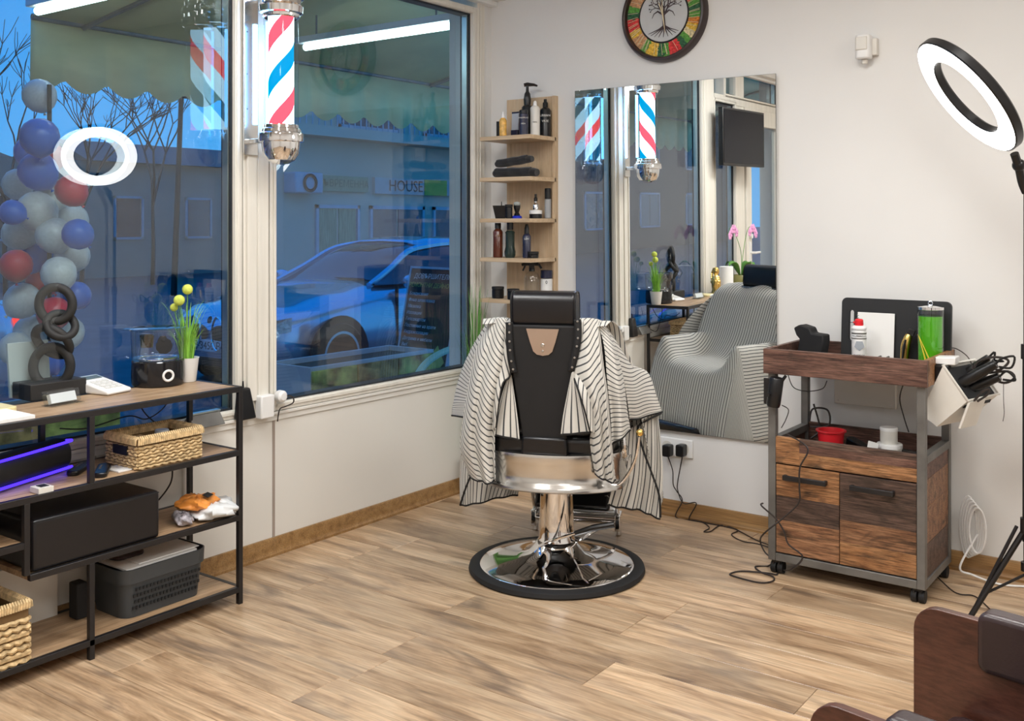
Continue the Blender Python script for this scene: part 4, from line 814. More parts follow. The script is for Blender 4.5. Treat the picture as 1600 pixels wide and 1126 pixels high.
# socket plate, plugs and cords
so=thing('socket_plate','white triple wall socket plate under the mirror','socket',(1.06,0,.29))
mk('plate',MB().box(.93,1.187,-.011,0,.283,.368),M['white'],so,world=True,bevel=.004)
for k in range(3): mk('socket_well',MB().lathe([(.028,.0),(.028,.002),(.024,.002),(.022,-.004)],24,axm((.972+.085*k,-.0115,.325),(0,-1,0))),M['offwhite'],so,world=True)
plugs=[]
M['cord']=mat('black_cord',(.025,.018,.016),.5)
for i,(px,lab) in enumerate(((1044,'left black plug adapter in the wall socket'),(1065,'right black plug adapter in the wall socket'))):
    p=ony(px,703,-.03); q=thing('plug_adapter',lab,'plug',(p.x,-.03,p.z),0,'plug adapters in the wall socket')
    plugs.append(q); mk('body',MB().prism(rrect(.040,.055,.008,4),.0,.044,Matrix.Translation((0,.018,0))@Matrix.Rotation(R(90),4,'X')),M['blkplastic'],q,bevel=.004)
def Fz(px,py,z=.004): p=onz(px,py,z); p.y=min(p.y,-.028); return p
def Wp(px,py,y=-.03): return ony(px,py,y)
c1=[Wp(1044,714),Wp(1051,735),Wp(1052,757),Wp(1058,768),Wp(1066,782,-.03),Fz(1077,797),Fz(1092,812),Fz(1118,815),Fz(1138,806),Fz(1150,812),Fz(1153,828),Fz(1143,835),Fz(1160,845),Fz(1190,851),(1.80,-.33,.03)]
c2=[Wp(1066,714),Wp(1062,735),Wp(1059,752),Wp(1059,766),Wp(1068,786),Wp(1088,786,-.034),Fz(1104,797),Fz(1111,808),Fz(1108,824),Fz(1100,830),Fz(1110,830),Fz(1135,815),Fz(1155,818),Fz(1175,840),Fz(1188,846),(1.79,-.30,.03)]
mk('power_cord',MB().tube(cat(c1,110),.0028,6),M['cord'],plugs[0],world=True)
mk('power_cord',MB().tube(cat(c2,110),.0028,6),M['cord'],plugs[1],world=True)
c3=[(1.83,-.50,.56),Wp(1262,700,-.52),Wp(1250,730,-.53),Wp(1249,760,-.53),Wp(1248,785,-.53),Wp(1225,808,-.54),Wp(1195,832,-.56),Fz(1188,845,.12),Fz(1195,862,.08),Fz(1208,875,.05),Fz(1200,884),Fz(1180,885),Fz(1190,894),Fz(1207,900),Fz(1208,907),Fz(1188,910),Fz(1150,901),Fz(1141,896),Fz(1160,892),Fz(1200,895),Fz(1214,897),Fz(1217,889),(1.85,-.52,.04),(1.90,-.52,.10),Wp(1232,850,-.53),Wp(1225,830,-.53),Wp(1212,810,-.53),Wp(1190,790,-.54),Wp(1192,786,-.52)]
mk('long_cable',MB().tube(cat(c3,200),.0034,6),M['cord'],label='black cord looping over the trolley front and coiled on floor',cat_='cord')
mk('long_cable',MB().tube(cat([(2.30,-.2,.03),Fz(1485,920),Fz(1500,928),Fz(1520,930),Fz(1535,940),Fz(1560,965)],40),.0025,6),M['cord'],label='thin dark cord on floor between trolley and tripod',cat_='cord')
wc=[(2.37,-.05,.30)]
mb=MB()
for k in range(5): mb.tube([Vector((2.375+.01*k,-.05-.008*k,.19))+Vector((.030*math.cos(a)+.018,.0,(.12-.008*k)*math.sin(a))) for a in [2*math.pi*q/24 for q in range(24)]],.004,6,True)
mb.tube(cat([(2.43,-.06,.17),Fz(1500,885,.05),Fz(1520,898,.02),Fz(1560,912,.006),Fz(1600,916,.006),Fz(1640,918,.006)],40),.0042,6)
mk('white_cable',mb,M['white'],label='white cable coiled behind the trolley and trailing along floor',cat_='cord')
# white box on wall behind trolley
wb_=thing('wall_box','white plastic cover box screwed to wall behind the trolley','box',(1.985,0,.61))
mk('cover',MB().box(1.855,2.112,-.03,0,.615,.775),M['offwhite'],wb_,world=True,bevel=.005)
for x in (1.875,2.09): mk('screw',MB().lathe([(.005,0),(.004,.002),(.0001,.002)],10,axm((x,-.031,.632),(0,-1,0))),M['steel'],wb_,world=True)
# ================================================================ TROLLEY
tr=thing('barber_trolley','reclaimed wood trolley cabinet on castors with grey steel posts','trolley',(2.045,-.295,0))
X0,X1,Y0,Y1_=1.749,2.342,-.49,-.10
for x in (X0,X1-.03):
    for y in (Y0,Y1_-.03): mk('post',MB().box(x,x+.03,y,y+.03,.055,.80),M['greysteel'],tr,world=True,bevel=.002)
mk('bottom_frame',MB().box(X0+.03,X1-.03,Y0,Y0+.03,.055,.085).box(X0+.03,X1-.03,Y1_-.03,Y1_,.055,.085).box(X0,X0+.03,Y0+.03,Y1_-.03,.055,.085).box(X1-.03,X1,Y0+.03,Y1_-.03,.055,.085),M['greysteel'],tr,world=True,bevel=.002)
mk('side_rail',MB().box(X0,X0+.03,Y0+.03,Y1_-.03,.505,.535),M['greysteel'],tr,world=True,bevel=.002); mk('side_rail',MB().box(X1-.03,X1,Y0+.03,Y1_-.03,.505,.535),M['greysteel'],tr,world=True,bevel=.002)
# top tray
tx0,tx1,ty0,ty1=1.735,2.352,-.505,-.085
mk('tray_front',MB().box(tx0,tx1,ty0,ty0+.018,.79,.887),M['rec_r'],tr,world=True,bevel=.0015)
mk('tray_back',MB().box(tx0,tx1,ty1-.018,ty1,.79,.887),M['rec_r'],tr,world=True,bevel=.0015)
mk('tray_side',MB().box(tx0,tx0+.018,ty0+.018,ty1-.018,.79,.887),M['rec_r'],tr,world=True,bevel=.0015)
mk('tray_side',MB().box(tx1-.018,tx1,ty0+.018,ty1-.018,.79,.887),M['rec_o'],tr,world=True,bevel=.0015)
mk('tray_floor',MB().box(tx0+.018,tx1-.018,ty0+.018,ty1-.018,.80,.815),M['rec_d'],tr,world=True)
TZ=.815
# cabinet
f0=Y0+.004; cx0,cx1=X0+.03,X1-.03
def strips(z0,z1,xa,xb,y0,y1,mats,parent=None,nm='plank'):
    n=len(mats); 
    for i,(fr,mt) in enumerate(mats):
        pass
    z=z1
    for fr,mt in mats:
        h=(z1-z0)*fr; mk(nm,MB().box(xa,xb,y0,y1,z-h+.0004,z-.0004),M[mt],parent or tr,world=True,bevel=.0008); z-=h
strips(.440,.543,cx0,cx0+.095,f0,f0+.018,[(.48,'rec_o'),(.52,'rec_o')])
strips(.440,.543,cx0+.095,cx1,f0,f0+.018,[(.22,'rec_d'),(.30,'rec_r'),(.48,'rec_o')])
for (xa,xb,ms,hx) in ((cx0+.002,2.029,[(.36,'rec_o'),(.27,'rec_d'),(.37,'rec_m')],(1.815,1.985)),(2.032,cx1-.002,[(.24,'rec_d'),(.27,'rec_d'),(.24,'rec_m'),(.25,'rec_o')],(2.075,2.235))):
    d=mk('door',MB().box(xa,xb,f0+.012,f0+.020,.090,.435),M['rec_d'],tr,world=True)
    strips(.090,.435,xa,xb,f0,f0+.012,ms,d)
    zc=.390; hd=mk('handle',MB().box(hx[0],hx[1],f0-.026,f0-.016,zc-.010,zc+.010).box(hx[0],hx[0]+.012,f0-.018,f0,zc-.009,zc+.009).box(hx[1]-.012,hx[1],f0-.018,f0,zc-.009,zc+.009),M['black'],d,world=True,bevel=.002)
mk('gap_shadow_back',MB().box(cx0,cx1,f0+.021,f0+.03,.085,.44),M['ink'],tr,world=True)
for xa,nm in ((X0+.006,'l'),(X1-.018,'r')):
    strips(.085,.505,xa,xa+.012,Y0+.03,Y1_-.03,[(.14,'rec_r'),(.24,'rec_m'),(.32,'rec_m'),(.30,'rec_d')],nm='side_plank')
mk('box_back',MB().box(cx0,cx1,Y1_-.02,Y1_-.006,.085,.543),M['rec_r'],tr,world=True)
mk('box_floor',MB().box(cx0,cx1,f0+.02,Y1_-.02,.437,.452),M['rec_d'],tr,world=True)
mk('base_board',MB().box(cx0,cx1,f0+.02,Y1_-.02,.085,.095),M['rec_d'],tr,world=True)
for x in (X0+.03,X1-.03):
    for y in (Y0+.03,Y1_-.03):
        c=mk('caster',MB().box(x-.018,x+.018,y-.018,y+.018,.045,.056).box(x-.014,x-.010,y-.02,y+.02,.02,.05).box(x+.010,x+.014,y-.02,y+.02,.02,.05),M['blkplastic'],tr,world=True)
        mk('wheel',MB().cyl((x-.024,y,.0235),(x-.004,y,.0235),.0235,n=18).cyl((x+.004,y,.0235),(x+.024,y,.0235),.0235,n=18),M['blkmatt'],c,world=True)
BZ=.452
# on the tray
t=thing('black_stand','black curved plastic comb stand on the tray left side','stand',(1.84,-.24,TZ),-8)
mk('body',MB().prism([(-.065,.0),(.045,.0),(.062,.085),(.060,.115),(.010,.118),(.0,.14),(-.045,.15),(-.072,.135),(-.060,.105),(-.045,.09)],-.03,.03,XZ),M['blkmatt'],t,bevel=.006)
t=thing('black_case','black rounded rectangular tool board with handle slot leaning on the wall side','case',(2.15,-.13,TZ))
o_=rrect(.425,.255,.022,6); i_=rrect(.020,.125,.0095,6,-.172,.015)
mb=MB(); Mc=Matrix.Translation((2.138,-.125,TZ+.132))@Matrix.Rotation(R(-4),4,'X')@XZ
# board in pieces around the handle slot
mb.box(-.1615,.2125,-.1275,.1275,0,.02,Mc).box(-.2125,-.1825,-.106,.106,0,.02,Mc).box(-.1905,-.1615,.0775,.1275,0,.02,Mc).box(-.1905,-.1615,-.1275,-.0475,0,.02,Mc)
mb=MB()
n=len(o_); no=len(i_)
P=[Vector((x,y,0)) for x,y in o_]; 
key=[(x,y) for x,y in o_]+[o_[0]]+[i_[0]]+[q for q in reversed(i_[1:])]+[i_[0]]
mb.add([(x,y,0) for x,y in key],[tuple(range(len(key)))],Mc); mb.add([(x,y,.02) for x,y in key],[tuple(reversed(range(len(key))))],Mc)
for L_ in (o_,i_): mb.add([(x,y,0) for x,y in L_]+[(x,y,.02) for x,y in L_],[(k,(k+1)%len(L_),len(L_)+(k+1)%len(L_),len(L_)+k) for k in range(len(L_))],Mc)
mk('body',mb,M['ink'],t,world=True)
t=thing('notebook','white spiral notebook standing behind the spray can','notebook',(2.075,-.16,TZ))
Mn=Matrix.Translation((2.068,-.165,TZ))@Matrix.Rotation(R(-5),4,'X')
mk('cover',MB().box(-.073,.073,-.006,.0,.0,.205,Mn),M['paper'],t,world=True,bevel=.001)
for k in range(19): mk('ring',MB().torus(.006,.0012,12,5,Mn@Matrix.Translation((-.073,-.003,.012+.01*k))@Matrix.Rotation(R(8),4,'X')),M['chrome'],t,world=True)
t=thing('spray_can','white aerosol can with red nozzle cap on the tray','can',(2.032,-.255,TZ),20)
mk('body',MB().lathe([(.026,0),(.028,.004),(.028,.135),(.026,.142),(.029,.146),(.029,.152),(.020,.160)],28),M['white'],t)
mk('red_nozzle',MB().lathe([(.0155,.16),(.017,.164),(.016,.182),(.012,.186),(.0001,.187)],18).tube([(-.014,0,.172),(-.022,0,.172)],.004,6),M['red'],t)
mk('straw',MB().tube([(-.02,0,.172),(-.055,0,.170)],.0014,5),M['ink'],t)
mk('label_bands',MB().lathe([(.0284,.127),(.0284,.133)],28,cap=False).lathe([(.0288,.108),(.0288,.112)],28,cap=False),M['greysteel'],t)
for s_t,zz,ss in (('PROFESSIONAL',.121,.008),('BLADE OIL',.045,.009)): text('lettering',s_t,ss,M['ink'],Matrix.Translation((0,-.0292,zz))@Matrix.Rotation(R(90),4,'X'),t,world=False)
mk('emblem',MB().prism([(0,-.02),(.019,-.004),(.012,.018),(-.012,.018),(-.019,-.004)],.0283,.029,Matrix.Translation((0,0,.082))@XZ),mat('grey_print',(.35,.38,.42),.5),t)
t=thing('gold_clipper','gold hair clipper standing on the tray','clipper',(2.195,-.19,TZ),10)
mk('body',MB().tube(cat([(-.008,0,.0),(-.004,0,.05),(.0,0,.09),(.012,0,.13)],16),[.015,.015,.016,.017,.0175,.018,.018,.0185,.019,.019,.0185,.018,.017,.016,.014,.012],12),M['gold'],t)
mk('blade_head',MB().box(-.014,.014,-.010,.010,0,.028,Matrix.Translation((.014,0,.125))@Matrix.Rotation(R(20),4,'Y')),M['black'],t,bevel=.003)
mk('grip',MB().tube([(-.012,-.013,.03),(-.006,-.016,.08),(.0,-.015,.11)],[.004,.007,.004],8),M['blkplastic'],t)
t=thing('disinfectant_jar','clear jar of bright green disinfecting liquid with combs','jar',(2.292,-.215,TZ))
lq=glass('green_liquid',(.18,.75,.03),1.33); lqm=mat('green_fluid',(.10,.52,.01),.15,var=.03,emis=None); lqm.node_tree.nodes['Principled BSDF'].inputs['Transmission Weight'].default_value=.25
mk('liquid',MB().lathe([(.0001,.004),(.044,.004),(.044,.208),(.0001,.208)],36),lqm,t)
mk('glass_wall',MB().lathe([(.0001,0),(.047,.0),(.048,.003),(.048,.236),(.046,.236),(.0455,.212)],36,cap=False),M['clear'],t)
mk('lid',MB().lathe([(.0445,.232),(.049,.234),(.049,.244),(.02,.248),(.0001,.249)],36),M['chrome'],t)
mk('lid_handle',MB().torus(.008,.0018,14,6,Matrix.Translation((0,0,.258))@Matrix.Rotation(R(90),4,'X')),M['chrome'],t)
ylw=mat('yellow_plastic',(.70,.58,.05),.4)
mk('yellow_scissors',MB().tube([(-.03,-.049,.135),(.012,-.049,.04),(.03,-.049,.0)],[.001,.003,.004],6).tube([(-.028,-.051,.13),(-.006,-.050,.05),(-.004,-.050,.0)],[.001,.003,.004],6),ylw,label='yellow scissors handles leaning on green jar',cat_='scissors').location=(2.292,-.265,TZ)
for k,(x,y,h,lab) in enumerate(((2.15,-.33,.05,'small grey clipper guard in front of notebook'),(2.15,-.30,.035,'small white clipper guard beside the gold clipper'),(2.24,-.34,.03,'flat silver clip near the green jar'))):
    mk('clipper_guard',MB().box(x-.018,x+.018,y-.01,y+.01,TZ,TZ+h).box(x-.018,x-.012,y-.014,y+.014,TZ,TZ+h+.006).box(x+.012,x+.018,y-.014,y+.014,TZ,TZ+h+.006),M[('greysteel','white','steel')[k]],label=lab,cat_='guard',bevel=.002)
# in the middle box
t=thing('red_bowl','small red plastic bowl in the trolley box','bowl',(1.935,-.30,BZ))
mk('body',MB().lathe([(.040,.012),(.043,.012),(.052,.098),(.059,.100),(.059,.105),(.050,.105),(.040,.02),(.0001,.018)],32),M['red'],t)
mk('foot',MB().lathe([(.038,0),(.040,.012),(.0001,.012)],24),M['red'],t)
for i,(x,y,z,r,h,lab) in enumerate(((2.163,-.30,BZ,.046,.080,'larger white round tub, lower one in the trolley box'),(2.16,-.30,BZ+.080,.032,.062,'smaller white round tub stacked on larger tub'))):
    t=thing('white_tub',lab,'tub',(x,y,z),0,'stacked white tubs')
    mk('body',MB().lathe([(r*.94,0),(r,.004),(r,h*.8)],28),M['offwhite'],t); mk('lid',MB().lathe([(r*1.03,h*.8),(r*1.03,h-.003),(r,h)],28),M['white'],t)
mk('paper_card',MB().box(-.02,.02,-.003,.003,0,.09,Matrix.Translation((2.105,-.36,BZ))@Matrix.Rotation(R(10),4,'Y')),M['paper'],label='pale blue white card beside the white tubs',cat_='card')
mk('towel_scrap',MB().prism(rrect(.12,.05,.01,3),0,.075,Matrix.Translation((1.855,-.42,BZ))),M['paper'],label='folded white paper towel at left of the trolley box',cat_='paper',bevel=.004)
random.seed(2)
for k,(x,y,lab) in enumerate(((2.0,-.40,'black hair clipper lying under the cord in the trolley box'),(2.05,-.36,'black clipper lying before the white card'),(2.03,-.22,'black trimmer lying at the back of the trolley box'),(2.24,-.25,'black shaver lying right of the white tubs'))):
    Mt=Matrix.Translation((x,y,BZ+.032))@Matrix.Rotation(random.uniform(-.6,.6)+(1.2 if k==3 else 0),4,'Z')@Matrix.Rotation(R(12),4,'Y')
    t=thing('hair_clipper',lab,'clipper',(x,y,BZ)); mk('body',MB().prism(rrect(.15,.042,.015,4),-.018,.018,Mt),M['blkplastic'],t,world=True,bevel=.006); mk('blade',MB().box(.072,.09,-.017,.017,-.008,.006,Mt),M['steel'],t,world=True)
mk('cable_coil',MB().tube(cat([(1.79,-.14,.55),(1.80,-.13,.60),(1.86,-.12,.60),(1.87,-.14,.54),(1.80,-.16,.53)],24),.004,6).tube(cat([(1.80,-.12,.62),(1.83,-.13,.52),(1.80,-.15,.48)],16),.004,6),M['cord'],label='black cable bunched at the rear left post',cat_='cord')
# dryer hanging under tray at left, sockets for cords
t=thing('hair_dryer','black hair dryer hanging on the trolley left post','dryer',(1.80,-.50,.70),0)
mk('barrel',MB().lathe([(.024,-.06),(.027,-.05),(.027,.05),(.024,.055),(.020,.055)],20,Matrix.Translation((1.79,-.52,.725))@Matrix.Rotation(R(8),4,'Y')),M['blkplastic'],t,world=True)
mk('handle',MB().tube([(1.80,-.52,.745),(1.835,-.525,.79)],[.008,.006],8),M['blkplastic'],t,world=True)
mk('holder_clip',MB().lathe([(.008,0),(.008,.015)],10,axm((1.775,-.545,.715),(0,-1,0))).box(1.735,1.78,-.50,-.492,.67,.77),M['black'],t,world=True)
mk('power_cord',MB().tube(cat([(1.81,-.5,.67),Wp(1232,640,-.4),Wp(1228,655,-.35),Wp(1221,668,-.3)],20),.002,5),M['cord'],t,world=True)
mk('thin_cable',MB().tube(cat([(1.81,-.44,.785),Wp(1240,605,-.3),Wp(1262,611,-.2),Wp(1285,607,-.2),Wp(1292,595,-.3)],24),.002,5),M['cord'],label='thin cord looping under the tray at left',cat_='cord')
mk('thin_cable',MB().tube(cat([(2.2,-.2,.785),Wp(1406,620,-.2),Wp(1412,650,-.2),Wp(1420,675,-.2)],24),.0025,5),M['cord'],label='thin cord hanging under the tray at right',cat_='cord')
mk('thin_cable',MB().tube(cat([(2.34,-.12,.895),Wp(1495,545,-.12),Wp(1510,555,-.2),Wp(1518,568,-.3),Wp(1521,582,-.36)],30),.002,5),M['cord'],label='thin cord arching from tray corner to the clipper bin',cat_='cord')
# bin of clippers on the right end
Yb=-.40
def Pb(px,py,y=Yb): p=ony(px,py,y); return p
A_,B_,C_,D_=Pb(1474,571),Pb(1512,626),Pb(1462,666),Pb(1446,645)
A2,D2=Pb(1474,571),Pb(1448,618)
t=thing('hanging_bin','white plastic bin hung tilted on the trolley end','bin',(2.45,Yb,.64))
prof=[Pb(1474,571),Pb(1512,626),Pb(1464,666),Pb(1446,652),Pb(1446,630)]
dy=Vector((.075,.15,.012)); mb=MB(); n=5
vs=prof+[p+dy for p in prof]; mb.add(vs,[(4,3,2,1,0),(5,6,7,8,9),(1,2,7,6),(2,3,8,7),(3,4,9,8),(4,0,5,9)])
mk('body',mb,M['offwhite'],t,world=True,solid=.003,bevel=.004)
rim=[prof[0],prof[1],prof[1]+dy,prof[0]+dy]; mk('rim',MB().tube(rim,.006,8,True),M['offwhite'],t,world=True)
mk('hanger_clip',MB().hexa([prof[0]+dy*.1+Vector(v) for v in ((-.045,0,.0),(.03,0,.0),(.03,.07,.0),(-.045,.07,.0),(-.045,0,.025),(.03,0,.03),(.03,.07,.03),(-.045,.07,.025))]),M['white'],t,world=True,bevel=.004)
cR=sum(rim,Vector())/4; dn=(prof[4]-prof[0])*.25; ir=[cR+(p-cR)*.86+dn*.1 for p in rim]; mk('inside_shade',MB().hexa([p+dn for p in ir]+ir),M['ink'],t,world=True)  # dark block under the rim stands in for shade in the bin opening
mk('lid_flap',MB().hexa([Pb(1512,628),Pb(1497,669),Pb(1497,669)+dy*.5,Pb(1512,628)+dy*.5,Pb(1516,628),Pb(1501,670),Pb(1501,670)+dy*.5,Pb(1516,628)+dy*.5]),M['offwhite'],t,world=True,bevel=.001)
mk('bracket',MB().box(2.352,2.40,-.40,-.33,.80,.86),M['blkplastic'],t,world=True,bevel=.003)
ax=(Pb(1560,570)-Pb(1500,600)).normalized()
for k,(px,py,qx,qy,r,yy,lab) in enumerate(((1503,598,1556,568,.021,-.36,'upper black hair clipper sticking out of the white bin'),(1507,610,1562,588,.020,-.33,'lower black hair clipper sticking out of the white bin'),(1500,590,1545,558,.017,-.30,'rear black hair clipper sticking out of the white bin'))):
    a=Pb(px,py,yy); b_=Pb(qx,qy,yy); t=thing('hair_clipper',lab,'clipper',a,0,'clippers in the bin')
    mk('body',MB().tube([a-(b_-a)*.35,a,a+(b_-a)*.5,b_],[r*.7,r,r,r*.75],12),M['blkplastic'],t,world=True); mk('hanging_loop',MB().tube(cat([b_,b_+Vector((.02,0,.02)),b_+Vector((.06-.02*k,.0,.03-.02*k)),b_+Vector((.05,0,-.01)),b_+Vector((.01,0,-.01))],20),.004,6),M['blkplastic'],t,world=True)
mk('cable_bundle',MB().tube(cat([Pb(1522,575,-.32),Pb(1528,565,-.32),Pb(1550,558,-.32),Pb(1571,560,-.32),Pb(1575,567,-.32),Pb(1560,578,-.32),Pb(1545,570,-.32),Pb(1540,582,-.32),Pb(1575,580,-.32),Pb(1585,590,-.32),Pb(1570,598,-.32),Pb(1550,592,-.32)],60),.0045,6).tube(cat([Pb(1522,626,-.38),Pb(1535,612,-.38),Pb(1545,608,-.38),Pb(1543,616,-.38),Pb(1527,627,-.38)],24),.004,6),M['cord'],label='black cables looped over clippers in the white bin',cat_='cord')
mk('thin_wire',MB().tube(cat([Pb(1568,596,-.32),Pb(1568,625,-.32),Pb(1569,645,-.32),Pb(1567,658,-.32)],20),.0012,5),M['cord'],label='thin wire hanging down from the clippers',cat_='cord')
# ================================================================ RING LIGHT
az,el=R(210),R(-38); NR=Vector((math.cos(az)*math.cos(el),math.sin(az)*math.cos(el),math.sin(el)))
RC=Vector((2.53,-.705,1.805)); A=axm(RC,NR)
rl=thing('ring_light','large lit ring light on a black tripod at the right edge','lamp',(2.66,-.62,0))
mk('diffuser',MB().lathe([(.150,.004),(.150,.012),(.160,.017),(.212,.017),(.222,.012),(.222,.004)],96,A,False),emit('ring_diffuser',(1,.985,.96),13),rl,world=True)
mk('housing',MB().lathe([(.148,.010),(.144,.006),(.144,-.016),(.150,-.022),(.222,-.022),(.229,-.016),(.229,.008),(.224,.012)],96,A,False),M['blkplastic'],rl,world=True)
bot=ond(1588,252,3.43); jn=Vector((2.705,-.575,1.50))
lo=RC+ (A.to_3x3()@Vector((0,0,0))); 
# lowest point of the ring on its right side
rp=ond(1585,240,3.40)
mk('yoke',MB().tube(cat([rp,ond(1592,262,3.42),ond(1597,285,3.44),ond(1603,300,3.45)],12),.014,10).ball(ond(1592,258,3.42),.022),M['blkplastic'],rl,world=True)
pt=ond(1604,300,3.45); px_,py_=pt.x,pt.y
mk('pole',MB().cyl((px_,py_,.20),(px_,py_,pt.z),.010).cyl((px_,py_,.30),(px_,py_,.95),.013).cyl((px_,py_,.92),(px_,py_,.97),.018),M['black'],rl,world=True)
mk('collar',MB().cyl((px_,py_,.33),(px_,py_,.38),.02).cyl((px_,py_,.20),(px_,py_,.23),.018),M['blkplastic'],rl,world=True)
rl.location
for a_,nm in ((198,0),(318,1),(78,2)):
    d=Vector((math.cos(R(a_)),math.sin(R(a_)),0)); top=Vector((px_,py_,.35)); ft=Vector((px_,py_,0.014))+d*.18
    l=mk('leg',MB().tube([top,ft],.010,8).tube([top+Vector((0,0,-.0))+d*.03,ft+Vector((0,0,.0))+d*.0],.006,8),M['black'],rl,world=True)
    mk('brace',MB().tube([Vector((px_,py_,.19)),top+(ft-top)*.72],.005,6),M['black'],rl,world=True)
    mk('rubber_foot',MB().ball(ft,.014),M['blkmatt'],l,world=True)
# ================================================================ ARMCHAIR bottom right
zA=.62
def armside(px,py,px2,py2): return onz(px,py,zA),onz(px2,py2,zA)
ac=thing('armchair','dark brown bentwood armchair with leather arm pads in the lower right corner','armchair',(2.9,-2.6,0))
pA=onz(1432,946,zA); 
dirA=(onz(1528,958,zA)-onz(1470,942,zA)); dirA.z=0; dirA.normalize(); nA=Vector((-dirA.y,dirA.x,0))
def side(p0,lab):
    # p0: front top corner; panel runs along dirA, thickness .018
    Ms=Matrix(((dirA.x,0,nA.x,p0.x),(dirA.y,0,nA.y,p0.y),(0,1,0,0),(0,0,0,1)))
    r=.05; poly=[(0,.03)]+[(0,.30)]+[(r-r*math.cos(R(a)),zA-r+r*math.sin(R(a))) for a in range(0,91,15)]+[(.62,zA),(.62,.03)]
    mk('side_panel',MB().prism(poly,0,.020,Ms),M['walnut'],ac,world=True,bevel=.002)
    mk('arm_pad',MB().prism(rrect(.40,.115,.02,5,.33,zA-.035),-.016,.036,Ms),M['leather2'],ac,world=True,bevel=.012,seg=3)
    return Ms
p1=onz(1427,941,zA); S1=side(p1,1)
p2=onz(1264,1088,zA); S2=side(p2,2)
gap=(p2-p1); ac.location=(p1+p2)/2+dirA*.3; ac.location.z=0; bpy.context.view_layer.update()
off=WM[ac.name].to_translation()-ac.location
for c in ac.children:
    c.data.transform(Matrix.Translation(off))
WM[ac.name]=Matrix.Translation(ac.location)
wd_=abs(gap.dot(nA))
mk('seat_cushion',MB().box(.08,.60,-wd_+.025,-.005,.32,.44,S1@Matrix(((1,0,0,0),(0,0,1,0),(0,1,0,0),(0,0,0,1)))),M['leather2'],ac,world=True,bevel=.03,seg=3)
mk('backrest',MB().box(.52,.62,-wd_+.025,-.005,.40,.95,S1@Matrix(((1,0,0,0),(0,0,1,0),(0,1,0,0),(0,0,0,1)))),M['leather2'],ac,world=True,bevel=.03,seg=3)
# ================================================================ corner grass
gp=thing('potted_grass','tall artificial green grass in white pot in the window corner','plant',(.11,-.27,0))
mk('pot',MB().lathe([(.05,0),(.065,.0),(.08,.20),(.076,.20),(.07,.17),(.0001,.17)],28),M['ceramic'],gp)
def blades(n,h0,h1,spread,r,seed,base=(0,0,.17)):
    random.seed(seed); mb=MB()
    for k in range(n):
        a=random.uniform(0,6.283); L=random.uniform(h0,h1); s=random.uniform(.1,1)*spread; b=Vector(base)+Vector((math.cos(a),math.sin(a),0))*random.uniform(0,.3)*spread
        d=Vector((math.cos(a),math.sin(a),0)); P=[b,b+d*s*.25+Vector((0,0,L*.5)),b+d*s*.6+Vector((0,0,L*.85)),b+d*s+Vector((0,0,L))]; q=cat(P,7)
        w=Vector((-d.y,d.x,0)); rows=[]
        for i,p in enumerate(q): ww=r*(1-.85*i/6); rows.append([p-w*ww,p+d*ww*.4,p+w*ww])
        mb.grid(rows)
    return mb
mk('grass',blades(80,.50,.92,.10,.0035,4),M['green'],gp,kind='stuff')
# ================================================================ CONSOLE SHELF
cx0,cx1=.022,.332; CY0,CY1=-3.685,-1.922; T=.018
co=thing('console_shelf','long black metal and brown wood console shelf under the left window','shelf',((cx0+cx1)/2,(CY0+CY1)/2,0))
Yp=[CY1-T,-2.524,-3.10,CY0]
def bar(nm,x0,x1,y0,y1,z0,z1): mk(nm,MB().box(x0,x1,y0,y1,z0,z1),M['black'],co,world=True,bevel=.0015)
def post(y,z0,z1):
    for x in (cx0,cx1-T): bar('post',x,x+T,y,y+T,z0,z1)
LV=[.789,.559,.324,.064]
post(Yp[0],0,.789-.0); post(Yp[3],0,.789); 
for y in (Yp[1],Yp[2]): post(y,.559,.770); post(y,0,.305)
for y in (-2.735,-3.30): post(y,.324,.540)
for i,z in enumerate(LV):
    spans=[(CY0+T,CY1-T)] if i!=2 else [(-2.735+T,CY1-T),(CY0+T,-3.30)]
    for a,b_ in spans:
        bar('rail',cx1-T,cx1,a,b_,z-.020,z); bar('rail',cx0,cx0+T,a,b_,z-.020,z)
        mk('shelf_board',MB().box(cx0+T,cx1-T,a,b_,z-.018,z-.001),M['rustic'],co,world=True)
    for y in (Yp[0],Yp[3]): bar('end_rail',cx0+T,cx1-T,y,y+T,z-.020,z)
a,b_=-3.30+T,-2.735
bar('rail',cx1-T,cx1,a,b_,.405,.425); bar('rail',cx0,cx0+T,a,b_,.405,.425); mk('shelf_board',MB().box(cx0+T,cx1-T,a,b_,.407,.424),M['rustic'],co,world=True)
TOP=.789
# ring sculpture
sp=thing('ring_sculpture','black sculpture of four interlinked rings on a block base','sculpture',(.10,-2.50,TOP))
q=onz(80,618,TOP); bx,by=q.x+.0,q.y
sp.location=(bx,by,TOP); WM[sp.name]=Matrix.Translation(sp.location)
mk('base',MB().box(-.06,.06,-.105,.095,0,.055),mat('sculpture_black',(.011,.0105,.0105),.65,var=.3,bump=.2),sp,bevel=.003)
sb=bpy.data.materials['sculpture_black']
D=(Vector((bx,by,1.38))-CAMP); D.z=0; D=D.length*math.cos(math.atan2(715,1587)); 
def link(px,py,Ra,sq,r,yaw,pitch,roll,dd=0):
    c=ond(px,py,D+dd); Mx=Matrix.Translation(c)@Matrix.Rotation(ANG,4,'Z')@Matrix.Rotation(R(90),4,'X')@Matrix.Rotation(R(roll),4,'Z')@Matrix.Rotation(R(yaw),4,'Y')@Matrix.Rotation(R(pitch),4,'X')
    mk('link',MB().torus(Ra,r,40,12,Mx,sq),sb,sp,world=True)
link(87,475,.053,1.10,.0155,15,0,12)
link(95,508,.047,1.0,.014,25,-48,-25,-.005)
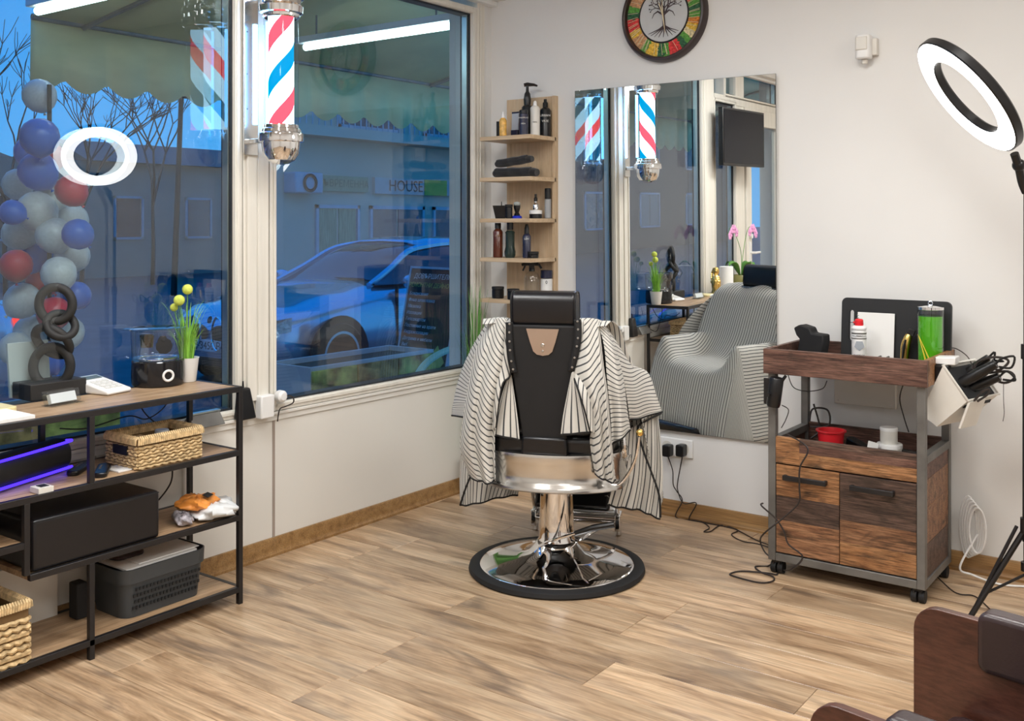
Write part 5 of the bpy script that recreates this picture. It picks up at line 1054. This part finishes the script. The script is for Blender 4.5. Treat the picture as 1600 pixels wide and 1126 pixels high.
link(82,533,.060,1.05,.015,-30,20,35,.005)
link(81,572,.060,1.12,.0165,10,0,-8)
q=onz(60,612,TOP); pf=thing('picture_frame','cream white square picture panel leaning behind the ring sculpture','frame',(bx-.065,by-.02,TOP))
mk('panel',MB().box(-.008,.004,-.09,.055,0,.185,Matrix.Rotation(R(-6),4,'Y')),M['offwhite'],pf,bevel=.002); mk('prop_foot',MB().box(-.03,-.008,-.02,-.01,0,.09),M['offwhite'],pf)
# card holder
q=onz(101,632,TOP); chd=thing('card_holder','clear acrylic card holder in front of ring sculpture','holder',(q.x-.02,q.y,TOP),8)
Mh=Matrix.Rotation(R(-20),4,'Y')
mk('acrylic',MB().box(-.004,.0,-.06,.06,0,.05,Mh).box(.02,.023,-.06,.06,0,.042,Mh).box(-.004,.023,-.06,-.057,0,.042,Mh).box(-.004,.023,.057,.06,0,.042,Mh).box(-.02,.04,-.06,.06,0,.003),M['clear'],chd)
mk('card_stack',MB().box(.002,.018,-.048,.048,.004,.035,Mh),M['paper'],chd)
# payment terminal
q=onz(185,615,TOP); te=thing('payment_terminal','white wedge shaped card payment terminal with small display','terminal',(q.x-.085,q.y-.01,TOP),12)
Pq=[(-.085,-.055,0),(.085,-.055,0),(.085,.055,0),(-.085,.055,0),(-.085,-.055,.052),(.085,-.055,.014),(.085,.055,.014),(-.085,.055,.052)]
mk('body',MB().hexa(Pq),M['white'],te,bevel=.007,seg=3)
Mt=Matrix.Translation((0,0,.0335))@Matrix.Rotation(R(12.6),4,'Y')
mk('display',MB().box(-.070,-.042,-.040,.040,.0,.0015,Mt),mat('lcd_grey',(.12,.15,.13),.2),te)
for i in range(3):
    for j in range(4): mk('key',MB().box(-.02+.022*j,-.004+.022*j,-.036+.026*i,-.016+.026*i,0,.0015,Mt),M['offwhite'],te)
# dispenser
q=onz(247,600,TOP); di=thing('round_dispenser','round clear topped machine with black base and white ring button','appliance',(q.x,q.y,TOP),0)
mk('base',MB().lathe([(.088,0),(.092,.004),(.094,.03),(.093,.088),(.090,.092),(.0001,.092)],48),mat('gloss_black',(.01,.01,.012),.12),di)
mk('bowl',MB().lathe([(.088,.092),(.092,.10),(.096,.195),(.098,.198),(.096,.20),(.093,.197),(.089,.10),(.0001,.096)],48,cap=False),M['clear'],di)
mk('bowl_ring',MB().torus(.065,.004,40,6,Matrix.Translation((0,0,.097))),M['chrome'],di)
mk('lid',MB().lathe([(.099,.200),(.100,.206),(.092,.209),(.0001,.209)],48),M['clear'],di)
mk('lid_tab',MB().box(-.125,-.09,-.02,.02,.198,.204,Matrix.Rotation(R(36),4,'Z')),M['clear'],di,bevel=.001)
mk('ring_button',MB().torus(.018,.0045,28,8,axm((.0925,-.0215,.042),(.974,-.225,0))),M['white'],di)
mk('emblem_sticker',MB().lathe([(.028,0),(.03,.001),(.0001,.002)],9,axm((.088,-.036,.150),(.927,-.375,0))).lathe([(.019,0),(.0001,.003)],6,axm((.086,-.040,.170),(.9,-.42,0))),M['ink'],di)
mk('measuring_cup',MB().lathe([(.022,.135),(.026,.18),(.024,.18),(.02,.137)],18,Matrix.Translation((-.04,-.02,0)),False),M['clear'],di)
# potted allium grass
q=onz(285,597,TOP); pg=thing('potted_flowers','green grass with three round lime flowers in white pot beside dispenser','plant',(q.x-.005,q.y+.025,TOP))
mk('pot',MB().lathe([(.030,0),(.032,.003),(.042,.085),(.044,.09),(.040,.09),(.037,.075),(.0001,.075)],28),M['ceramic'],pg)
mk('grass',blades(75,.10,.23,.085,.0028,9,(0,0,.072)),mat('bright_leaf',(.24,.52,.06),.5,var=.3,sc=20),pg,kind='stuff')
for k,(px,py,r) in enumerate(((293,452,.0195),(280,469,.0205),(272,480,.015))):
    D2=(Vector((pg.location.x,pg.location.y,1.38))-CAMP); d2=D2.x*(-SA)+D2.y*CA; c=ond(px,py,d2+(.01,-.01,.01)[k])-pg.location
    st=mk('stem',MB().tube(cat([(0,0,.07),Vector((c.x*.5,c.y*.5,c.z*.6)),c],10),.0017,6),M['green'],pg); mk('flower',MB().ball(c,r,n=18,m=12),M['lime'],st,world=False)
    WM
# things seen mainly in the mirror
gs=thing('gold_figurine','small shiny gold figurine on the console, seen in the mirror','figurine',(.15,-2.84,TOP))
mk('figure',MB().lathe([(.035,0),(.036,.02),(.03,.04),(.034,.07),(.036,.10),(.028,.135),(.014,.15),(.022,.165),(.024,.185),(.016,.205),(.0001,.212)],20).ball((.02,.01,.10),.02).ball((-.02,.01,.10),.02).tube([(-.03,.01,.12),(-.04,-.02,.16),(-.02,-.01,.2)],.009,8),M['gold'],gs)
mk('plinth',MB().lathe([(.042,0),(.042,.012),(.0001,.012)],20),M['gold'],gs)
mk('white_roll',MB().lathe([(.018,.0),(.052,0),(.052,.205),(.018,.205),(.018,.0)],32,Matrix.Translation((.16,-3.02,TOP)),False),M['paper'],label='tall white paper roll on the console, seen in the mirror',cat_='roll')
op=thing('orchid_pot','pink orchid in an olive bowl on the console, seen in mirror','plant',(.17,-3.30,TOP))
mk('pot',MB().lathe([(.04,0),(.065,.01),(.078,.05),(.075,.10),(.06,.125),(.055,.12),(.0001,.105)],28),mat('olive_bowl',(.22,.20,.06),.4),op)
for k in range(4):
    a=k*1.5+.4; d=Vector((math.cos(a),math.sin(a),0)); w=Vector((-d.y,d.x,0)); rows=[]
    for i in range(8):
        s=i/7; p=d*(.02+.13*s)+Vector((0,0,.12+.10*math.sin(s*2.4))); ww=.035*math.sin(math.pi*min(1,s*.9+.1)); rows.append([p-w*ww+Vector((0,0,.01)),p,p+w*ww+Vector((0,0,.01))])
    mk('leaf',MB().grid(rows),M['green'],op,solid=.002)
pk=mat('orchid_pink',(.72,.33,.58),.5,var=.25,sc=40)
for k,(tx,ty) in enumerate(((-.02,.16),(.02,-.16))):
    S=cat([(0,0,.11),(.01,ty*.15,.30),(tx,ty*.5,.46),(tx,ty,.50),(tx,ty*1.4,.45)],24); st=mk('flower_stem',MB().tube(S,.0025,6),M['green'],op)
    for i in (12,15,18,21,23):
        c=S[i]+Vector((.015,0,-.01)); mb=MB()
        for q_ in range(5):
            a=q_*1.2566+.3; mb.ball((c.x+.006,c.y+.02*math.cos(a),c.z+.02*math.sin(a)),.017,.25,1,1,8,6)
        mb.ball((c.x+.012,c.y,c.z),.007,n=8,m=6); mk('blossom',mb,pk,st)
mk('paper_stack',MB().box(.13,.31,-2.87,-2.69,TOP,TOP+.010).box(.15,.30,-2.86,-2.70,TOP+.010,TOP+.014),M['paper'],label='white papers at the left end of console top',cat_='paper')
mk('yellow_tray',MB().prism(rrect(.12,.12,.02,5,.10,-2.72),TOP,TOP+.016),mat('cream_yellow',(.72,.62,.32),.4),label='pale yellow rounded tray at left edge of console top',cat_='tray',bevel=.003)
# ---- second level
Z2=.559
ds=thing('speaker','black portable speaker with glowing blue light strips','speaker',(.22,-2.62,Z2))
def L2(px,py,x=.24): return onx(px,py,x)
a=Vector((.215,-2.93,Z2+.070)); b_=Vector((.215,-2.47,Z2+.070))
Ms=Matrix.Translation((.158,-2.70,Z2+.055))@Matrix.Rotation(R(18.7),4,'Z')@Matrix.Rotation(R(90),4,'X')
mk('body',MB().prism(rrect(.10,.104,.045,7),-.235,.235,Ms),M['blkmatt'],ds,world=True,bevel=.012,seg=3)
bl=emit('blue_led',(.05,.02,1.0),3.0)
for s in (1,-1):
    mk('light_strip',MB().tube(cat([Ms@Vector((.030,s*.046,.225)),Ms@Vector((.040,s*.043,.23)),Ms@Vector((.044,s*.042,0)),Ms@Vector((.040,s*.043,-.23)),Ms@Vector((.030,s*.046,-.225))],20),.0045,8),bl,ds,world=True)
text('mark','YX',.03,mat('grey_mark',(.06,.08,.12),.4),Ms@Matrix.Translation((.0505,0,-.02))@Matrix.Rotation(R(90),4,'Y')@Matrix.Rotation(R(0),4,'Z'),ds) if False else None
t=thing('card_pack','small cream carton with dark square in front of the speaker','box',(.315,-2.668,Z2))
mk('carton',MB().box(-.04,.012,-.02,.028,0,.017),M['offwhite'],t,bevel=.001); mk('dark_square',MB().box(-.03,.0,-.006,.02,.017,.0185),M['ink'],t)
for k,(x,y,rz,lab) in enumerate(((.235,-2.42,-38,'black remote control lying nearer the front on second level'),(.15,-2.45,-50,'black remote control lying further back on second level'))):
    t=thing('remote_control',lab,'remote',(x,y,Z2),rz); mk('body',MB().prism(rrect(.15,.042,.018,5),0,.016),M['blkplastic'],t,bevel=.004)
    mk('buttons',MB().box(-.04,-.03,-.01,-.004,.016,.018).box(-.02,-.01,-.01,-.004,.016,.018).box(0,.01,-.01,-.004,.016,.018),M['greysteel'],t)
mk('paper_note',MB().box(.19,.28,-2.39,-2.34,Z2,Z2+.004),M['paper'],label='white slip of paper under the wicker basket corner',cat_='paper')
M['wick']=mat('wicker_straw',(.58,.42,.22),.75,var=.35,sc=60)
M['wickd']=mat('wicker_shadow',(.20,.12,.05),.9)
def wicker(name,label,x0,x1,y0,y1,z0,z1,step=.011,hole=False):
    t=thing(name,label,'basket',((x0+x1)/2,(y0+y1)/2,z0))
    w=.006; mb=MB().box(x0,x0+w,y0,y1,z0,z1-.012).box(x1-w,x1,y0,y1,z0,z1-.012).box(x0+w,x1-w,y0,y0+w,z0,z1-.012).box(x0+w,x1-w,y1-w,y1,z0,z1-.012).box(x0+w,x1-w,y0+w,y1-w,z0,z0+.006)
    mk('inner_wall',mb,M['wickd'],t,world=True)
    mb=MB(); nz=int((z1-z0-.028)/step)
    for i in range(nz):
        z=z0+.006+step*i
        for (a,b2,out) in ((Vector((x1,y0,z)),Vector((x1,y1,z)),Vector((1,0,0))),(Vector((x1,y0,z)),Vector((x0,y0,z)),Vector((0,-1,0))),(Vector((x1,y1,z)),Vector((x0,y1,z)),Vector((0,1,0)))):
            L_=(b2-a).length; n=max(4,int(L_/.0075)); pts=[];rr=[]
            for k in range(n+1):
                s=k/n; pts.append(a+(b2-a)*s+out*(.002+.0026*math.sin(k*1.57+ (i%2)*3.14))+Vector((0,0,.0022*math.sin(k*1.57+1.5+i)))); rr.append(step*.46*(.75+.3*abs(math.sin(k*.785+i*1.57))))
            mb.tube(pts,rr,6)
    mk('weave',mb,M['wick'],t,world=True,kind='stuff')
    mb=MB()
    rimz=z1-.012
    for a,b2 in ((Vector((x1,y0,rimz)),Vector((x1,y1,rimz))),(Vector((x0,y0,rimz)),Vector((x0,y1,rimz))),(Vector((x0,y0,rimz)),Vector((x1,y0,rimz))),(Vector((x0,y1,rimz)),Vector((x1,y1,rimz)))):
        L_=(b2-a).length; n=int(L_/.008); dr=(b2-a).normalized(); pr=Vector((-dr.y,dr.x,0))
        for k in range(n+1): c=a+(b2-a)*(k/n); mb.tube([c+pr*.009+Vector((0,0,-.012))+dr*.002,c+pr*.008+Vector((0,0,.006)),c+Vector((0,0,.013)),c-pr*.008+Vector((0,0,.006)),c-pr*.009+Vector((0,0,-.012))-dr*.002],.0044,5)
    mk('rim_wrap',mb,M['wick'],t,world=True,kind='stuff'); return t
wb=wicker('wicker_basket','small rectangular wicker basket on the second level',.125,.305,-2.335,-2.085,Z2,Z2+.108)
mk('handle_hole',MB().box(.175,.255,-2.3445,-2.335,Z2+.045,Z2+.075),M['ink'],wb,world=True)
mk('tin_can',MB().lathe([(.024,0),(.024,.085),(.022,.088),(.0001,.088)],24,Matrix.Translation((.20,-2.17,Z2+.01))),M['bframe'],label='silver blue round tin inside the small wicker basket',cat_='tin')
mk('folded_cloth',MB().box(.15,.27,-2.31,-2.22,Z2+.02,Z2+.085),M['wick'],label='folded beige packet inside the small wicker basket',cat_='packet',bevel=.01)
# ---- third level
Z3=.324
sb_=thing('storage_box','large black leatherette storage box on the third level','box',(.17,-2.485,Z3))
mk('body',MB().box(.045,.322,-2.705,-2.262,Z3,Z3+.158),M['leather'],sb_,world=True,bevel=.012,seg=3)
mk('lid_seam',MB().box(.319,.3235,-2.700,-2.267,Z3+.150,Z3+.153),M['ink'],sb_,world=True)
def bag(label,name,cx,cy,z,sx,sy,sz,mt,seed,cat_='bag',rz=0):
    random.seed(seed); rows=[]
    n=22;m=26
    for i in range(n):
        ph=math.pi*i/(n-1); r=[]
        for j in range(m):
            a=2*math.pi*j/m; cr=max(.0001,math.sin(ph))**.55; ex=abs(math.cos(a))**.6*(1 if math.cos(a)>0 else -1); ey=abs(math.sin(a))**.6*(1 if math.sin(a)>0 else -1)
            w=1+.10*math.sin(a*5+ph*4+seed)+.06*math.sin(a*9+seed*2)
            zz=(.5-.5*math.cos(ph)); p=Vector((sx*cr*ex*w,sy*cr*ey*w,sz*zz*(1+.22*math.sin(a*3+seed)*math.sin(ph)+.1*math.sin(a*11+i))))
            r.append(p)
        r.append(r[0].copy()); rows.append(r)
    Mx=Matrix.Translation((cx,cy,z))@Matrix.Rotation(R(rz),4,'Z'); return mk(name,MB().grid(rows,None,Mx),mt,label=label,cat_=cat_,sharp=60)
bag('crumpled white plastic bag on third level by the right post','plastic_bag',.255,-2.005,Z3,.085,.085,.052,mat('white_bag',(.74,.76,.77),.35,var=.05,bump=.4,bsc=60),3)
bag('orange snack packet lying on the white plastic bag','snack_packet',.235,-2.05,Z3+.036,.062,.068,.042,mat('orange_foil',(.80,.30,.06),.3,var=.25,sc=25,bump=.3,bsc=70),5,'packet',20)
mk('packet_mark',MB().box(-.012,.012,-.02,.02,0,.002,Matrix.Translation((.27,-2.03,Z3+.083))@Matrix.Rotation(R(25),4,'Z')@Matrix.Rotation(R(18),4,'Y')),M['ink'],bpy.data.objects['snack_packet'],world=True)
bag('rolled printed bag lying left of white plastic bag','printed_bag',.255,-2.125,Z3,.055,.028,.040,mat('printed_film',(.35,.33,.36),.4,var=.7,sc=40),8,'bag',-20)
# ---- bottom level
Z4=.064
pb=thing('plastic_basket','dark grey perforated plastic basket on the bottom level','basket',(.17,-2.21,Z4))
o1=rrect(.225,.335,.045,7); o0=rrect(.190,.300,.04,7); N_=len(o1)
Mp=Matrix.Translation((.178,-2.212,Z4))
rows=[[Vector((x,y,0)) for x,y in rrect(.195,.305,.04,7)],[Vector((x,y,.02)) for x,y in rrect(.200,.31,.042,7)],[Vector((x,y,.115)) for x,y in rrect(.218,.328,.045,7)],[Vector((x,y,.118)) for x,y in rrect(.232,.342,.047,7)],[Vector((x,y,.165)) for x,y in rrect(.236,.346,.048,7)],[Vector((x,y,.166)) for x,y in rrect(.228,.338,.046,7)],[Vector((x,y,.10)) for x,y in rrect(.212,.322,.043,7)],[Vector((x,y,.004)) for x,y in rrect(.190,.298,.038,7)]]
for r in rows: r.append(r[0].copy())
mb=MB().grid(rows,None,Mp); mb.add([r for r in rows[7][:-1]],[tuple(range(N_))],Mp)
gp_=mat('dark_grey_plastic',(.045,.052,.058),.45); mk('body',mb,gp_,pb,world=True)
mb=MB()
for i in range(4):
    for k in range(19): 
        y=-.125+.0138*k+(.007 if i%2 else 0); xx=.1005+.0165*((.028+i*.021)/.115)*1.0; mb.box(xx-.002,xx+.0016,y-.0035,y+.0035,.028+i*.021,.038+i*.021,Mp)
mk('perforations',mb,M['ink'],pb,world=True,kind='stuff')
mk('paper_sheets',MB().box(.085,.275,-2.36,-2.08,Z4+.160,Z4+.166,).box(.12,.26,-2.30,-2.06,Z4+.166,Z4+.169),M['paper'],label='grey white papers lying on the plastic basket',cat_='paper')
mk('dark_pouch',MB().prism(rrect(.10,.12,.03,4,.14,-2.28),Z4+.169,Z4+.182),M['leather2'],label='dark brown pouch on papers in the plastic basket',cat_='pouch',bevel=.005)
mk('power_strip',MB().box(.10,.15,-2.46,-2.42,Z4,Z4+.12),M['blkmatt'],label='black power brick between bottom boxes',cat_='adapter',bevel=.005)
wl_=wicker('wicker_basket','large woven wicker basket at lower left corner of photo',.045,.318,-3.05,-2.715,Z4,Z4+.185,.020)
mk('black_pouch',MB().ball((.18,-2.82,Z4+.165),.05,1.2,1.2,.5),M['blkmatt'],label='black soft pouch in the large wicker basket',cat_='pouch')
mk('cardboard',MB().box(.04,.05,-2.70,-2.47,Z4,Z4+.20),M['offwhite'],label='pale board standing behind the bottom level',cat_='board')
# ---- sill items and cables
SZl=.598
t=thing('trimmer_charger','black trimmer in a charging stand on the sill','charger',(.045,-1.67,SZl))
mk('body',MB().hexa([(.0,-.045,0),(.05,-.045,0),(.05,.035,0),(.0,.035,0),(.005,-.035,.125),(.035,-.035,.125),(.035,.015,.125),(.005,.015,.125)]),M['blkplastic'],t,bevel=.008,seg=3)
mk('antenna',MB().cyl((.02,-.012,.12),(.02,-.012,.152),.005,.003),M['blkplastic'],t); mk('grey_window',MB().box(.044,.0465,-.034,-.006,.05,.10,Matrix.Rotation(R(-6),4,'Y')),M['greysteel'],t)
for o in t.children: o.location=(-.03,0,0)
mk('white_adapter',MB().box(.014,.055,-1.605,-1.535,.585,.68),M['white'],label='white square power adapter on the window post foot',cat_='adapter',bevel=.006)
t=thing('round_plug','white round plug beside the square adapter, black cord','plug',(.05,-1.50,.64))
mk('body',MB().lathe([(.02,-.02),(.025,-.01),(.024,.012),(.015,.02)],20,axm((.045,-1.495,.665),(1,0,0))),M['white'],t,world=True)
mk('cord',MB().tube(cat([(.055,-1.48,.665),(.07,-1.455,.66),(.07,-1.45,.635),(.05,-1.475,.62),(.04,-1.497,.61),(.03,-1.50,.56)],24),.003,6),M['cord'],t,world=True)
t=thing('dock','silver grey desktop dock with cable on the sill','dock',(.03,-1.86,SZl)); 
mk('body',MB().hexa([(-.02,-.075,0),(.03,-.075,0),(.03,.075,0),(-.02,.075,0),(-.02,-.07,.05),(.0,-.07,.05),(.0,.07,.05),(-.02,.07,.05)]),M['greysteel'],t,bevel=.004); mk('silver_top',MB().box(-.022,.002,-.072,.072,.050,.056),M['spacer'],t)
mk('console_cable',MB().tube(cat([(.03,-2.0,.76),(.04,-2.05,.70),(.05,-2.13,.67),(.04,-2.2,.69),(.03,-2.35,.67),(.03,-2.45,.685)],40),.0025,6),M['cord'],label='thin black cable drooping under console top',cat_='cord')
mk('console_cable',MB().tube(cat([(.03,-2.15,.77),(.035,-2.14,.71),(.04,-2.10,.66),(.05,-2.02,.60),(.03,-1.96,.62),(.02,-1.92,.66)],40),.0025,6),M['cord'],label='thin black cable running down to the dock',cat_='cord')
for k in range(3): mk('console_cable',MB().tube(cat([(.06+.02*k,-2.0-.03*k,.535 if k==2 else .30),(.05+.02*k,-1.99-.03*k,.24 if k<2 else .45),(.03+.02*k,-2.0-.03*k,.18 if k<2 else .40),(.03,-2.03-.03*k,.12 if k<2 else .34)],20),.003,6),M['cord'],label=('black cable loop nearest post above the plastic basket','black cable loop behind the plastic basket','black cable curl below second level')[k],cat_='cord')
# ================================================================ BARBER POLE
bpo=thing('barber_pole','lit barber pole with red, white and blue spiral and chrome caps','barber pole',(.19,-1.62,1.61))
Mb=Matrix.Translation((.19,-1.62,0))
def polemat():
    m,nt,N,L,b=_nt('barber_stripes'); N.remove(b)
    tc=N.new('ShaderNodeTexCoord'); s=N.new('ShaderNodeSeparateXYZ'); L.new(tc.outputs['Object'],s.inputs[0])
    at=N.new('ShaderNodeMath'); at.operation='ARCTAN2'; L.new(s.outputs['Y'],at.inputs[0]); L.new(s.outputs['X'],at.inputs[1])
    d=N.new('ShaderNodeMath'); d.operation='MULTIPLY'; d.inputs[1].default_value=-1/(2*math.pi); L.new(at.outputs[0],d.inputs[0])
    z=N.new('ShaderNodeMath'); z.operation='MULTIPLY_ADD'; z.inputs[1].default_value=1/.35; L.new(s.outputs['Z'],z.inputs[0]); L.new(d.outputs[0],z.inputs[2])
    a=N.new('ShaderNodeMath'); a.operation='ADD'; a.inputs[1].default_value=PHASE; L.new(z.outputs[0],a.inputs[0])
    f=N.new('ShaderNodeMath'); f.operation='FRACT'; L.new(a.outputs[0],f.inputs[0])
    r=N.new('ShaderNodeValToRGB'); r.color_ramp.interpolation='CONSTANT'; e=r.color_ramp.elements; e[0].position=0; e[0].color=(.8,.02,.03,1); e[1].position=.22; e[1].color=(.50,.78,1,1)
    q=e.new(.5); q.color=(.0,.055,.11,1); q=e.new(.72); q.color=(.50,.78,1,1); L.new(f.outputs[0],r.inputs[0])
    em=N.new('ShaderNodeEmission'); L.new(r.outputs[0],em.inputs[0]); em.inputs[1].default_value=8.0; L.new(em.outputs[0],N['Material Output'].inputs[0]); return m
PHASE=.44
pm=polemat()
o=mk('stripe_cylinder',MB().lathe([(.050,1.765),(.050,2.50)],48,None,False),pm,bpo)
for v in o.data.vertices: v.co.z-=1.61
mk('glass_tube',MB().lathe([(.068,1.765),(.068,2.50)],48,Mb,False),glass('blue_tinted_tube',(.90,.96,1.0),1.35,.0),bpo,world=True)
mk('bottom_cap',MB().lathe([(.0001,1.612),(.03,1.616),(.055,1.630),(.070,1.655),(.075,1.685),(.076,1.70),(.088,1.702),(.090,1.712),(.088,1.735),(.080,1.74),(.078,1.752),(.072,1.756),(.070,1.768),(.066,1.77)],56,Mb,False),M['chrome'],bpo,world=True,sharp=25)
mk('top_cap',MB().lathe([(.066,2.190),(.072,2.195),(.074,2.205),(.085,2.21),(.088,2.235),(.080,2.245),(.079,2.262),(.088,2.266),(.088,2.285),(.078,2.295),(.076,2.33),(.068,2.40),(.03,2.45),(.0001,2.455)],56,Mb,False),M['chrome'],bpo,world=True,sharp=25)
mk('bracket',MB().box(.026,.034,-1.675,-1.605,1.655,2.40).box(.034,.12,-1.66,-1.62,2.27,2.29).box(.034,.12,-1.65,-1.62,1.70,1.72),M['alu'],bpo,world=True,bevel=.002)
mk('blue_light_strip',MB().box(.112,.118,-1.632,-1.608,1.78,2.185).box(.036,.040,-1.628,-1.612,1.78,2.185),emit('blue_white_led',(.12,.45,1.0),16),bpo,world=True)
for z in (1.84,1.98,2.15): mk('rivet',MB().lathe([(.003,0),(.0001,.002)],10,axm((.034,-1.66,z),(1,0,0))),M['ink'],bpo,world=True)
# television seen in the mirror
tv=thing('television','black flat television on the frame beside door, seen in the mirror','television',(.10,-3.40,1.75),4)
mk('panel',MB().box(.02,.06,-.40,.36,.02,.47),M['blkplastic'],tv,bevel=.004); mk('screen',MB().box(.0602,.062,-.385,.345,.04,.455),mat('tv_screen',(.003,.004,.008),.08,spec=.25),tv); mk('wall_arm',MB().box(-.09,.02,-.05,.05,.18,.3),M['black'],tv)
